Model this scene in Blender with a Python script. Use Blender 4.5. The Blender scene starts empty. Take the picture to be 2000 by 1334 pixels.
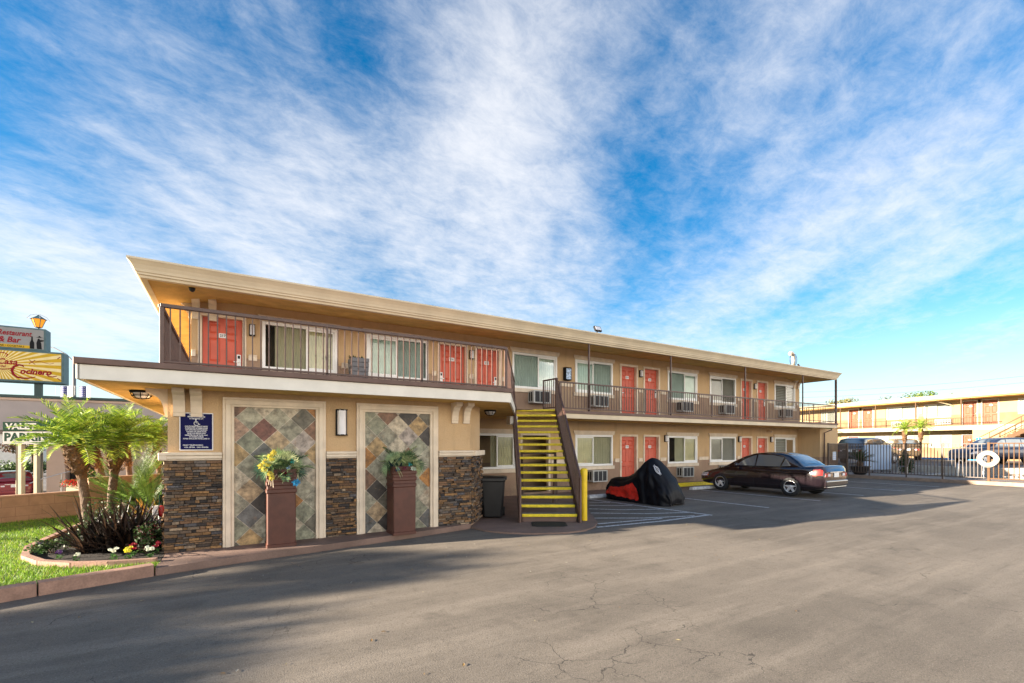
import bpy, bmesh, math, random
from mathutils import Vector, Matrix
R = math.radians
rnd = random.Random(7)
SC = bpy.context.scene
COL = SC.collection

# ------------------------------------------------------------------ mesh helpers
class MB:
    """collects shapes and links them as ONE mesh object"""
    def __init__(s):
        s.v = []; s.f = []; s.m = []; s.sm = []; s.c = []
        s.T = None; s.cc = None
    def add(s, vs, fs, mi=0, smooth=False):
        o = len(s.v)
        if s.T is not None:
            vs = [s.T @ Vector(p) for p in vs]
        s.v += [tuple(p) for p in vs]
        for f in fs:
            s.f.append([i + o for i in f]); s.m.append(mi); s.sm.append(smooth); s.c.append(s.cc)
    def quad(s, a, b, c, d, mi=0): s.add([a, b, c, d], [(0, 1, 2, 3)], mi)
    def box(s, x0, y0, z0, x1, y1, z1, mi=0):
        s.add([(x0,y0,z0),(x1,y0,z0),(x1,y1,z0),(x0,y1,z0),(x0,y0,z1),(x1,y0,z1),(x1,y1,z1),(x0,y1,z1)],
              [(0,3,2,1),(4,5,6,7),(0,1,5,4),(1,2,6,5),(2,3,7,6),(3,0,4,7)], mi)
    def bar(s, a, b, w, h, mi=0, up=(0,0,1)):
        """square bar from a to b, w wide, h high"""
        a = Vector(a); b = Vector(b); d = (b - a).normalized(); up = Vector(up)
        if abs(d.dot(up)) > .99: up = Vector((0,1,0))
        sx = d.cross(up).normalized() * w / 2; sz = sx.cross(d).normalized() * h / 2
        vs = []
        for p in (a, b):
            vs += [p - sx - sz, p + sx - sz, p + sx + sz, p - sx + sz]
        s.add(vs, [(0,1,2,3),(7,6,5,4),(0,4,5,1),(1,5,6,2),(2,6,7,3),(3,7,4,0)], mi)
    def prism(s, poly, z0, z1, mi=0, mt=None):
        n = len(poly)
        vs = [(x, y, z0) for x, y in poly] + [(x, y, z1) for x, y in poly]
        s.add(vs, [tuple(range(n))[::-1]] + [(i, (i+1) % n, n + (i+1) % n, n + i) for i in range(n)], mi)
        s.add([(x, y, z1) for x, y in poly], [tuple(range(n))], mi if mt is None else mt)
    def ext(s, poly, vec, mi=0, smooth=False):
        n = len(poly); vec = Vector(vec)
        vs = [Vector(p) for p in poly] + [Vector(p) + vec for p in poly]
        s.add(vs, [tuple(range(n))[::-1], tuple(range(n, 2*n))], mi)
        s.add(vs, [(i, (i+1) % n, n + (i+1) % n, n + i) for i in range(n)], mi, smooth)
    def tube(s, pts, r, n=6, mi=0, cap=True, smooth=True):
        pts = [Vector(p) for p in pts]; k = len(pts); rs = r if isinstance(r, (list, tuple)) else [r] * k
        vs = []; fs = []; prev = None
        for i, p in enumerate(pts):
            d = (pts[min(i+1, k-1)] - pts[max(i-1, 0)]).normalized()
            if prev is None:
                up = Vector((0,0,1)) if abs(d.z) < .9 else Vector((1,0,0)); a = d.cross(up).normalized()
            else:
                a = (prev - d * prev.dot(d)).normalized()
            prev = a; b = d.cross(a)
            for j in range(n):
                t = 2 * math.pi * j / n
                vs.append(p + (a * math.cos(t) + b * math.sin(t)) * rs[i])
        for i in range(k - 1):
            for j in range(n):
                j2 = (j + 1) % n
                fs.append((i*n + j, i*n + j2, (i+1)*n + j2, (i+1)*n + j))
        s.add(vs, fs, mi, smooth)
        if cap:
            s.add(vs[:n], [tuple(range(n))[::-1]], mi); s.add(vs[-n:], [tuple(range(n))], mi)
    def cyl(s, c, r, z0, z1, n=16, mi=0): s.tube([(c[0], c[1], z0), (c[0], c[1], z1)], r, n, mi)
    def lathe(s, prof, c=(0,0,0), n=20, mi=0, axis='z', smooth=True):
        vs = []; fs = []; k = len(prof); c = Vector(c)
        for r, z in prof:
            for j in range(n):
                t = 2 * math.pi * j / n; x = r * math.cos(t); y = r * math.sin(t)
                p = Vector((x, y, z)) if axis == 'z' else (Vector((z, x, y)) if axis == 'x' else Vector((x, z, y)))
                vs.append(c + p)
        for i in range(k - 1):
            for j in range(n):
                j2 = (j + 1) % n
                fs.append((i*n + j, i*n + j2, (i+1)*n + j2, (i+1)*n + j))
        s.add(vs, fs, mi, smooth)
    def grid(s, rows, mi=0, smooth=True, closed=False):
        nr = len(rows); nc = len(rows[0]); fs = []
        for i in range(nr - 1):
            for j in range(nc if closed else nc - 1):
                j2 = (j + 1) % nc
                fs.append((i*nc + j, i*nc + j2, (i+1)*nc + j2, (i+1)*nc + j))
        s.add([p for r_ in rows for p in r_], fs, mi, smooth)
    def text(s, txt, size, pos, ux=(1,0,0), uy=(0,0,1), mi=0, align='CENTER', ext=.002, bold=0, shear=0, sx=1.0):
        cu = bpy.data.curves.new('t', 'FONT'); cu.body = txt; cu.size = size; cu.align_x = align
        cu.align_y = 'CENTER'; cu.resolution_u = 2; cu.offset = bold; cu.shear = shear
        o = bpy.data.objects.new('t', cu); COL.objects.link(o)
        dg = bpy.context.evaluated_depsgraph_get(); dg.update()
        me = o.evaluated_get(dg).to_mesh()
        ux = Vector(ux).normalized(); uy = Vector(uy).normalized(); nn = ux.cross(uy); pos = Vector(pos)
        vs = [pos + ux * v.co.x * sx + uy * v.co.y + nn * ext for v in me.vertices]
        fs = [tuple(p.vertices) for p in me.polygons]
        s.add(vs, fs, mi)
        o.evaluated_get(dg).to_mesh_clear()
        bpy.data.objects.remove(o); bpy.data.curves.remove(cu)
    def build(s, name, mat, parent=None, world=True, bev=0, recalc=True, loc=None, seg=1, sub=0):
        me = bpy.data.meshes.new(name)
        off = Vector((0,0,0))
        if parent is not None and world: off = wloc(parent)
        if loc is not None: off = off + Vector(loc) if parent is not None and world else Vector(loc)
        if loc is not None and parent is None: off = Vector(loc)
        me.from_pydata([tuple(Vector(p) - off) for p in s.v], [], s.f)
        mats = mat if isinstance(mat, (list, tuple)) else [mat]
        for m_ in mats: me.materials.append(m_)
        me.polygons.foreach_set('material_index', s.m)
        me.polygons.foreach_set('use_smooth', s.sm)
        if any(c is not None for c in s.c):
            ca = me.color_attributes.new('tone', 'FLOAT_COLOR', 'CORNER')
            arr = []
            for f, c in zip(s.f, s.c):
                c = c or (1,1,1)
                arr += [c[0], c[1], c[2], 1.0] * len(f)
            ca.data.foreach_set('color', arr)
        if recalc:
            bm = bmesh.new(); bm.from_mesh(me)
            bmesh.ops.recalc_face_normals(bm, faces=bm.faces[:]); bm.to_mesh(me); bm.free()
        me.update()
        o = bpy.data.objects.new(name, me); COL.objects.link(o)
        if loc is not None: o.location = Vector(loc) if parent is not None or True else off
        if parent is not None: o.parent = parent
        if bev:
            b = o.modifiers.new('bevel', 'BEVEL'); b.width = bev; b.segments = seg; b.limit_method = 'ANGLE'; b.angle_limit = R(40)
        if sub:
            b = o.modifiers.new('sub', 'SUBSURF'); b.levels = sub; b.render_levels = sub
        return o

def wloc(o):
    p = Vector((0,0,0))
    while o is not None: p = p + o.location; o = o.parent
    return p
def tag(o, label=None, cat=None, group=None, kind=None):
    if label: o['label'] = label
    if cat: o['category'] = cat
    if group: o['group'] = group
    if kind: o['kind'] = kind
    return o
def thing(name, label, cat, loc=(0,0,0), rz=0, group=None):
    o = bpy.data.objects.new(name, None); COL.objects.link(o); o.empty_display_size = .3
    o.location = loc; o.rotation_euler = (0,0,rz)
    return tag(o, label, cat, group)
def children(o): return [c for c in bpy.data.objects if c.parent is o]
def copy_tree(o, parent=None):
    c = o.copy(); COL.objects.link(c)
    if parent is not None: c.parent = parent
    for ch in children(o): copy_tree(ch, c)
    return c
def cam2w(c, d): return (c * .8547 + d * .519, -c * .519 + d * .8547)   # offsets measured along/across the view direction

# ------------------------------------------------------------------ materials
def nt(name):
    m = bpy.data.materials.new(name); m.use_nodes = True
    n = m.node_tree; b = n.nodes['Principled BSDF']
    return m, n, b
def nd(n, t, **kw):
    x = n.nodes.new(t)
    for k, v in kw.items():
        if k.startswith('i_'):
            x.inputs[k[2:].replace('_', ' ')].default_value = v
        else: setattr(x, k, v)
    return x
def c4(c): return (c[0], c[1], c[2], 1)
def mixc(n, fac, a, b, mode='MIX'):
    x = n.nodes.new('ShaderNodeMix'); x.data_type = 'RGBA'; x.blend_type = mode
    for s_, v in ((0, fac), (6, a), (7, b)):
        if hasattr(v, 'links') or hasattr(v, 'is_linked'): n.links.new(v, x.inputs[s_])
        elif v is not None: x.inputs[s_].default_value = v if s_ == 0 else c4(v)
    return x.outputs[2]
def mth(n, op, a, b=None, c=None, clamp=False):
    x = n.nodes.new('ShaderNodeMath'); x.operation = op; x.use_clamp = clamp
    for i, v in enumerate((a, b, c)):
        if v is None: continue
        if hasattr(v, 'is_linked'): n.links.new(v, x.inputs[i])
        else: x.inputs[i].default_value = v
    return x.outputs[0]
def ramp(n, v, a, b, smooth=True):
    x = n.nodes.new('ShaderNodeMapRange'); x.interpolation_type = 'SMOOTHSTEP' if smooth else 'LINEAR'
    n.links.new(v, x.inputs[0]); x.inputs[1].default_value = a; x.inputs[2].default_value = b
    return x.outputs[0]
def noise(n, vec, scale, detail=4, rough=.55, dist=0, w=None):
    x = n.nodes.new('ShaderNodeTexNoise'); x.inputs['Scale'].default_value = scale
    x.inputs['Detail'].default_value = detail; x.inputs['Roughness'].default_value = rough; x.inputs['Distortion'].default_value = dist
    if vec is not None: n.links.new(vec, x.inputs['Vector'])
    return x.outputs['Fac']
def mapv(n, vec, sc=(1,1,1), loc=(0,0,0), rot=(0,0,0)):
    x = n.nodes.new('ShaderNodeMapping'); x.inputs['Scale'].default_value = sc
    x.inputs['Location'].default_value = loc; x.inputs['Rotation'].default_value = rot
    n.links.new(vec, x.inputs['Vector']); return x.outputs[0]
def pos(n): return n.nodes.new('ShaderNodeNewGeometry').outputs['Position']
def bump(n, b, h, strength=.3, dist=.01):
    x = n.nodes.new('ShaderNodeBump'); x.inputs['Strength'].default_value = strength; x.inputs['Distance'].default_value = dist
    n.links.new(h, x.inputs['Height']); n.links.new(x.outputs[0], b.inputs['Normal'])
def M(name, col, rough=.6, metal=0, var=.12, vs=3, bmp=0, bs=80, coat=0, spec=.5, emit=None, es=0, fine=.0):
    m, n, b = nt(name)
    p = pos(n)
    a = noise(n, p, vs, 5)
    c = mixc(n, ramp(n, a, .3, .7), [x * (1 - var) for x in col], [min(1, x * (1 + var)) for x in col])
    if fine:
        f = noise(n, p, bs, 2)
        c = mixc(n, mth(n, 'MULTIPLY', ramp(n, f, .35, .65), fine), c, [x * .5 for x in col])
    n.links.new(c, b.inputs['Base Color'])
    b.inputs['Roughness'].default_value = rough; b.inputs['Metallic'].default_value = metal
    b.inputs['Coat Weight'].default_value = coat; b.inputs['Specular IOR Level'].default_value = spec
    if bmp: bump(n, b, noise(n, p, bs, 3), bmp)
    if emit: b.inputs['Emission Color'].default_value = c4(emit); b.inputs['Emission Strength'].default_value = es
    return m
def Mtone(name, rough=.7, bs=40, bmp=.4, var=.35):
    """colour comes from the per-face tone of each stone, tile or leaf"""
    m, n, b = nt(name); p = pos(n)
    at = nd(n, 'ShaderNodeVertexColor', layer_name='tone')
    v = mth(n, 'MULTIPLY_ADD', ramp(n, noise(n, p, bs, 7, .68), .25, .75), var * 2, 1 - var)
    mx = n.nodes.new('ShaderNodeVectorMath'); mx.operation = 'SCALE'
    n.links.new(at.outputs[0], mx.inputs[0]); n.links.new(v, mx.inputs['Scale'])
    n.links.new(mx.outputs[0], b.inputs['Base Color']); b.inputs['Roughness'].default_value = rough
    if bmp: bump(n, b, noise(n, p, bs * 1.5, 4), bmp)
    return m, n, b
MT = {}
def mats():
    # stucco painted in two tones that meet at the trim bands
    m, n, b = nt('stucco'); p = pos(n)
    z = nd(n, 'ShaderNodeSeparateXYZ'); n.links.new(p, z.inputs[0]); z = z.outputs[2]
    lo = mth(n, 'LESS_THAN', z, 1.1); mid = mth(n, 'MULTIPLY', mth(n, 'GREATER_THAN', z, 2.7), mth(n, 'LESS_THAN', z, 3.9))
    w = mth(n, 'MAXIMUM', lo, mid)
    c = mixc(n, w, TAN, BRN)
    v = noise(n, p, 1.3, 6); c = mixc(n, mth(n, 'MULTIPLY', ramp(n, v, .40, .70), .35), c, (.60,.46,.30)); v2 = noise(n, p, .7, 7, .65); c = mixc(n, mth(n, 'MULTIPLY', ramp(n, v2, .52, .72), .22), c, (.26,.17,.10))
    z3 = mth(n, 'MULTIPLY', ramp(n, z, .75, .05), ramp(n, noise(n, p, 3.5, 6, .7), .3, .62)); c = mixc(n, mth(n, 'MULTIPLY', z3, .5), c, (.13,.10,.08))
    st = noise(n, mapv(n, p, (5, 5, .5)), 1.0, 4); c = mixc(n, mth(n, 'MULTIPLY', ramp(n, st, .5, .78), .2), c, (.22,.14,.08))
    g = noise(n, p, 70, 3); c = mixc(n, mth(n, 'MULTIPLY', ramp(n, g, .4, .7), .18), c, (.25,.15,.08))
    n.links.new(c, b.inputs['Base Color']); b.inputs['Roughness'].default_value = .9; b.inputs['Specular IOR Level'].default_value = .2
    bump(n, b, noise(n, p, 42, 5, .65), .9, .014); MT['stucco'] = m
    MT['soffit'] = M('soffit_stucco', SOF, .9, var=.14, vs=2.5, bmp=.4, bs=60, fine=.18, spec=.2)
    MT['fascia'] = M('fascia_paint', (.68,.56,.39), .55, var=.08, vs=1.5)
    MT['trim'] = M('cream_trim', (.74,.62,.48), .7, var=.10, vs=4, bmp=.1, bs=120)
    MT['white'] = M('white_paint', (.78,.73,.64), .5, var=.06, vs=3)
    MT['vinyl'] = M('white_vinyl', (.87,.87,.86), .35, var=.03)
    MT['brown'] = M('brown_metal', (.105,.058,.045), .45, var=.2, vs=6)
    MT['brownp'] = M('brown_paint', (.15,.088,.068), .6, var=.15, vs=4)
    MT['door'] = M('coral_door', (.61,.110,.062), .5, var=.08, vs=3)
    MT['doors'] = MT['door']
    MT['yellow'] = M('yellow_paint', (.86,.66,.02), .5, var=.15, vs=14, fine=.18, bs=90)
    MT['bollard'] = M('bollard_yellow', (.85,.58,.01), .4, var=.06, vs=5)
    MT['black'] = M('black_plastic', (.012,.012,.013), .42, var=.3)
    MT['curb2'] = M('pale_kerb', (.25,.185,.14), .85, var=.15, vs=5, bmp=.3, bs=45)
    MT['blackcloth'] = M('black_cover', (.0045,.0045,.007), .55, spec=.22, var=.3, vs=5, bmp=.25, bs=14)
    MT['redcloth'] = M('red_cover', (.62,.025,.012), .5, var=.25, vs=9, bmp=.5, bs=16)
    MT['rubber'] = M('rubber', (.018,.018,.019), .75, var=.2, bmp=.3, bs=60)
    MT['steel'] = M('steel', (.55,.55,.56), .3, metal=1, var=.1)
    MT['alloy'] = M('alloy', (.80,.80,.81), .35, metal=.45, var=.05)
    MT['acw'] = M('ac_case', (.50,.50,.47), .5, var=.12, vs=8)
    MT['dark'] = M('dark_void', (.012,.012,.012), .8, var=.1)
    MT['lampglass'] = M('lamp_glass', (.75,.74,.78), .25, var=.05)
    MT['blind'] = M('blind_cloth', (.50,.50,.44), .8, var=.06)
    MT['blindg'] = M('blind_green', (.68,.80,.72), .8, var=.08)
    MT['blindy'] = M('blind_yellow', (.80,.74,.50), .8, var=.06)
    MT['navy'] = M('navy_sign', (.003,.004,.065), .6, spec=.15, var=.05)
    MT['wtext'] = M('white_lettering', (.8,.8,.82), .5, var=.02)
    MT['wstop'] = M('concrete_white', (.60,.60,.60), .8, var=.22, vs=9, bmp=.5, bs=40)
    MT['planter'] = M('planter_brown', (.092,.029,.018), .5, var=.15, vs=7)
    MT['concrete'] = M('brown_concrete', (.21,.135,.105), .85, var=.2, vs=1.6, bmp=.3, bs=50, fine=.25)
    MT['curb'] = M('curb_concrete', (.34,.20,.145), .85, var=.22, vs=5, bmp=.4, bs=45, fine=.3)
    MT['soil'] = M('soil', (.018,.012,.009), .95, var=.5, vs=20, bmp=1, bs=40)
    MT['bwall'] = M('block_wall', (.36,.20,.12), .85, var=.12, vs=5, bmp=.3, bs=50)
    MT['bark'] = M('palm_bark', (.10,.062,.04), .9, var=.5, vs=18, bmp=1, bs=30)
    MT['tan2'] = M('far_stucco', (.62,.47,.27), .9, var=.06, vs=1.5)
    MT['tan2b'] = M('far_stucco_low', (.52,.31,.17), .9, var=.06, vs=1.5)
    MT['cream2'] = M('far_cream', (.38,.315,.205), .8, var=.05)
    MT['restw'] = M('restaurant_wall', (.56,.42,.33), .9, var=.06, vs=1)
    MT['restf'] = M('restaurant_fascia', (.38,.33,.31), .9, var=.06, vs=1)
    MT['green'] = M('dark_green_metal', (.025,.055,.05), .5, var=.1)
    MT['teal'] = M('teal_metal', (.06,.12,.13), .5, var=.12)
    MT['signw'] = M('sign_white', (.30,.29,.28), .9, spec=.08, var=.04)
    MT['signy'] = M('sign_yellow', (.62,.38,.035), .9, spec=.08, var=.05)
    MT['signy2'] = M('sign_pale', (.85,.68,.34), .9, spec=.08, var=.05)
    MT['signr'] = M('sign_red', (.30,.02,.03), .9, spec=.08, var=.05)
    MT['signb'] = M('sign_black', (.02,.02,.022), .9, spec=.08, var=.05)
    MT['signg'] = M('sign_green', (.003,.022,.012), .9, spec=.08, var=.05)
    MT['amber'] = M('amber_glass', (.75,.28,.02), .3, var=.1, emit=(1,.36,.02), es=.12)
    MT['water'] = M('pool_water', (.03,.10,.12), .06, var=.1)
    MT['paleblue'] = M('pale_blue_board', (.33,.44,.60), .5, var=.04)
    MT['ringw'] = M('ring_white', (.36,.345,.31), .5, var=.04)
    MT['adoor'] = M('annex_door', (.21,.065,.032), .5, var=.08)
    MT['avinyl'] = M('annex_vinyl', (.34,.33,.31), .5, var=.04)
    MT['beigem'] = M('beige_metal', (.115,.068,.040), .9, spec=.08, var=.08)
    MT['fmetal'] = M('fence_metal', (.065,.044,.036), .5, var=.1)
    MT['grey'] = M('grey_plastic', (.14,.14,.15), .55, var=.1)
    MT['cmu'] = M('grey_block', (.36,.34,.30), .9, var=.12, vs=3, bmp=.3)
    MT['deck'] = M('pool_deck', (.27,.225,.19), .85, var=.08, vs=2)
    MT['blue'] = M('blue_paint', (.02,.28,.60), .5, var=.08)
    MT['red'] = M('red_plastic', (.38,.012,.010), .4, var=.1)
    MT['orange'] = M('orange_lens', (.75,.16,.01), .2, var=.1)
    MT['teal_art'] = M('cabinet_front', (.30,.42,.62), .25, var=.6, vs=14)
    # tones
    m, n, b = Mtone('ledger_stone', .85, 30, .7, .45); MT['stone'] = m
    m, n, b = Mtone('slate', .5, 8, .6, .7)
    # slate: blotches of rust over the tile's own colour
    p = pos(n); nz = noise(n, p, 7, 9, .75, .6); msk = ramp(n, nz, .56, .68)
    src = b.inputs['Base Color'].links[0].from_socket
    n.links.new(mixc(n, mth(n, 'MULTIPLY', msk, .5), src, (.27,.15,.07)), b.inputs['Base Color']); MT['slate'] = m
    for nm, rough in (('leaf', .5), ('flax', .45), ('petal', .6), ('grassb', .6)):
        m, n, b = Mtone(nm, rough, 3, 0, .2)
        tr = nd(n, 'ShaderNodeBsdfTranslucent'); at = b.inputs['Base Color'].links[0].from_socket
        n.links.new(at, tr.inputs[0]); mx = nd(n, 'ShaderNodeMixShader'); mx.inputs[0].default_value = .3
        n.links.new(b.outputs[0], mx.inputs[1]); n.links.new(tr.outputs[0], mx.inputs[2])
        n.links.new(mx.outputs[0], n.nodes['Material Output'].inputs[0]); MT[nm] = m
    # window glass: sees through, mirrors at grazing angles
    def glass(name, tint, ior, rough=.02):
        m, n, b = nt(name)
        t = nd(n, 'ShaderNodeBsdfTransparent'); t.inputs[0].default_value = c4(tint)
        g = nd(n, 'ShaderNodeBsdfGlossy'); g.inputs['Roughness'].default_value = rough
        fr = nd(n, 'ShaderNodeFresnel'); fr.inputs[0].default_value = ior
        mx = nd(n, 'ShaderNodeMixShader'); n.links.new(fr.outputs[0], mx.inputs[0])
        n.links.new(t.outputs[0], mx.inputs[1]); n.links.new(g.outputs[0], mx.inputs[2])
        n.links.new(mx.outputs[0], n.nodes['Material Output'].inputs[0]); return m
    MT['glass'] = glass('window_glass', (.85,.88,.86), 1.6); m, n, b = nt('insect_screen')
    t = nd(n, 'ShaderNodeBsdfTransparent'); t.inputs[0].default_value = (.78,.81,.81,1); df = nd(n, 'ShaderNodeBsdfDiffuse'); df.inputs[0].default_value = (.05,.055,.055,1)
    mx = nd(n, 'ShaderNodeMixShader'); mx.inputs[0].default_value = .22; n.links.new(t.outputs[0], mx.inputs[1]); n.links.new(df.outputs[0], mx.inputs[2])
    n.links.new(mx.outputs[0], n.nodes['Material Output'].inputs[0]); MT['screen'] = m
    m, n, b = nt('car_glass'); b.inputs['Base Color'].default_value = (.30,.34,.36,1); b.inputs['Metallic'].default_value = .6; b.inputs['Roughness'].default_value = .03
    b.inputs['Specular IOR Level'].default_value = .5; b.inputs['IOR'].default_value = 2.1; MT['carglass'] = m
    def paint(name, col, met=.5, rough=.32):
        m, n, b = nt(name); b.inputs['Base Color'].default_value = c4(col); b.inputs['Metallic'].default_value = met
        b.inputs['Roughness'].default_value = rough; b.inputs['Coat Weight'].default_value = 1; b.inputs['Coat Roughness'].default_value = .04
        p = pos(n); k = mth(n, 'MULTIPLY_ADD', noise(n, p, 3, 4), .2, rough - .08); n.links.new(k, b.inputs['Roughness']); return m
    MT['carpaint'] = paint('car_paint_plum', (.016,.010,.013), .1, .12)
    MT['carsilver'] = paint('car_paint_silver', (.13,.13,.135)); MT['cargold'] = paint('car_paint_gold', (.15,.105,.06))
    MT['carblue'] = paint('car_paint_navy', (.03,.045,.09)); MT['carred'] = paint('car_paint_red', (.22,.012,.025), .2)
    MT['carpale'] = paint('car_paint_pale', (.40,.47,.52), .2)
    # block courses on the low wall
    m = MT['bwall']; n = m.node_tree; b = n.nodes['Principled BSDF']; p = pos(n)
    br = nd(n, 'ShaderNodeTexBrick'); br.inputs['Scale'].default_value = 1; br.inputs['Brick Width'].default_value = .42; br.inputs['Row Height'].default_value = .205
    br.inputs['Mortar Size'].default_value = .006
    sp = nd(n, 'ShaderNodeSeparateXYZ'); n.links.new(p, sp.inputs[0]); cb = nd(n, 'ShaderNodeCombineXYZ')
    n.links.new(mth(n, 'MULTIPLY', sp.outputs[0], 1.17), cb.inputs[0]); n.links.new(sp.outputs[2], cb.inputs[1]); n.links.new(cb.outputs[0], br.inputs['Vector'])
    src = b.inputs['Base Color'].links[0].from_socket
    n.links.new(mixc(n, mth(n, 'MULTIPLY', br.outputs['Fac'], .45), src, (.16,.09,.06)), b.inputs['Base Color'])
    # asphalt
    m, n, b = nt('asphalt'); p = pos(n)
    big = noise(n, p, .16, 6, .6); med = noise(n, p, 1.1, 6, .6); fin = noise(n, p, 85, 3, .6); grn = noise(n, p, 38, 4, .75); mot = noise(n, p, 6.5, 8, .72)
    c = mixc(n, ramp(n, big, .35, .65), ASP1, ASP2)
    strk = noise(n, mapv(n, p, (.25, 2.2, 1), rot=(0, 0, R(12))), 1.0, 6, .65)
    c = mixc(n, mth(n, 'MULTIPLY', ramp(n, strk, .42, .72), .5), c, [x * 1.45 for x in ASP2])
    c = mixc(n, mth(n, 'MULTIPLY', ramp(n, med, .50, .76), .5), c, [x * .62 for x in ASP1])
    stn = noise(n, p, .75, 3, .5, .6); c = mixc(n, mth(n, 'MULTIPLY', ramp(n, stn, .66, .74), .5), c, [x * .45 for x in ASP1])
    c = mixc(n, mth(n, 'MULTIPLY', ramp(n, fin, .42, .66), .40), c, [x * .45 for x in ASP1])
    c = mixc(n, mth(n, 'MULTIPLY', ramp(n, grn, .50, .70), .55), c, [x * .38 for x in ASP1]); c = mixc(n, mth(n, 'MULTIPLY', ramp(n, mot, .50, .72), .45), c, [x * .55 for x in ASP1])
    tyr = noise(n, mapv(n, p, (.35, 5.5, 1), rot=(0, 0, R(-17))), 1.0, 7, .7); c = mixc(n, mth(n, 'MULTIPLY', ramp(n, tyr, .56, .70), .35), c, [x * .6 for x in ASP1])
    spk = nd(n, 'ShaderNodeTexVoronoi'); spk.inputs['Scale'].default_value = 48; n.links.new(p, spk.inputs['Vector'])
    c = mixc(n, mth(n, 'MULTIPLY', mth(n, 'LESS_THAN', spk.outputs['Distance'], .17), .30), c, (.42,.38,.33))
    dn = nd(n, 'ShaderNodeTexNoise'); dn.inputs['Scale'].default_value = 2.2; dn.inputs['Detail'].default_value = 6; n.links.new(p, dn.inputs['Vector'])
    va = nd(n, 'ShaderNodeVectorMath', operation='SCALE'); va.inputs['Scale'].default_value = .55; n.links.new(dn.outputs['Color'], va.inputs[0])
    vb = nd(n, 'ShaderNodeVectorMath', operation='ADD'); n.links.new(p, vb.inputs[0]); n.links.new(va.outputs[0], vb.inputs[1])
    ck = nd(n, 'ShaderNodeTexVoronoi', feature='DISTANCE_TO_EDGE'); ck.inputs['Scale'].default_value = 1.9; n.links.new(vb.outputs[0], ck.inputs['Vector'])
    ck2 = nd(n, 'ShaderNodeTexVoronoi', feature='DISTANCE_TO_EDGE'); ck2.inputs['Scale'].default_value = .23; n.links.new(vb.outputs[0], ck2.inputs['Vector'])
    zone = ramp(n, noise(n, mapv(n, p, (1,1,1), (3.1,1.7,0)), .34, 3), .55, .63)
    # the crazed patch in the middle of the drive
    sub = nd(n, 'ShaderNodeVectorMath', operation='DISTANCE'); n.links.new(p, sub.inputs[0]); sub.inputs[1].default_value = (3.6, 4.2, 0)
    zone = mth(n, 'MAXIMUM', zone, ramp(n, sub.outputs['Value'], 1.3, .5))
    zone = mth(n, 'MULTIPLY', zone, ramp(n, noise(n, p, 1.4, 3), .40, .50)); l1 = mth(n, 'MULTIPLY', mth(n, 'LESS_THAN', ck.outputs['Distance'], .0075), zone)
    gap = ramp(n, noise(n, p, .9, 2), .50, .58)
    l2 = mth(n, 'MULTIPLY', mth(n, 'LESS_THAN', ck2.outputs['Distance'], .0008), gap)
    crk = mth(n, 'MAXIMUM', l1, l2)
    c = mixc(n, mth(n, 'MULTIPLY', crk, .75), c, (.03,.027,.024))
    n.links.new(c, b.inputs['Base Color']); b.inputs['Roughness'].default_value = .85; b.inputs['Specular IOR Level'].default_value = .3
    h = mth(n, 'SUBTRACT', mth(n, 'MULTIPLY_ADD', med, 1.2, mth(n, 'MULTIPLY', fin, .6)), mth(n, 'MULTIPLY', crk, 1.2))
    bump(n, b, h, .5, .012); MT['asphalt'] = m
    MT['asphalt2'] = M('far_asphalt', (.13,.12,.115), .9, var=.2, vs=.4, bmp=.3, bs=60)
    m, n, b = nt('line_paint'); p = pos(n)
    w = ramp(n, noise(n, p, 16, 5, .7), .36, .50)
    n.links.new(mixc(n, w, (.16,.16,.16), (.66,.66,.66)), b.inputs['Base Color']); b.inputs['Roughness'].default_value = .7; MT['line'] = m
    m, n, b = nt('lawn_base'); p = pos(n)
    n.links.new(mixc(n, ramp(n, noise(n, p, 5, 5), .35, .65), (.045,.10,.012), (.10,.17,.02)), b.inputs['Base Color']); b.inputs['Roughness'].default_value = .95
    bump(n, b, noise(n, p, 60, 3), 1, .03); MT['lawn'] = m
MT_dummy=0
TAN = (.61,.42,.235); BRN = (.37,.25,.18); SOF = (.64,.42,.15)
ASP1 = (.138,.118,.096); ASP2 = (.222,.190,.154)
mats()
MT['carblueflag'] = M('flag_blue', (.02,.03,.16), .7)
def two_tone():
    m, n, b = nt('annex_stucco'); p = pos(n); z = nd(n, 'ShaderNodeSeparateXYZ'); n.links.new(p, z.inputs[0]); z = z.outputs[2]
    w = mth(n, 'MAXIMUM', mth(n, 'LESS_THAN', z, 1.5), mth(n, 'MULTIPLY', mth(n, 'GREATER_THAN', z, 3.3), mth(n, 'LESS_THAN', z, 4.3)))
    c = mixc(n, w, (.30,.225,.118), (.20,.118,.06)); c = mixc(n, mth(n, 'MULTIPLY', ramp(n, noise(n, p, 1.2, 5), .35, .7), .3), c, (.32,.245,.14))
    n.links.new(c, b.inputs['Base Color']); b.inputs['Roughness'].default_value = .9; MT['tan2u'] = m
two_tone()
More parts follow.
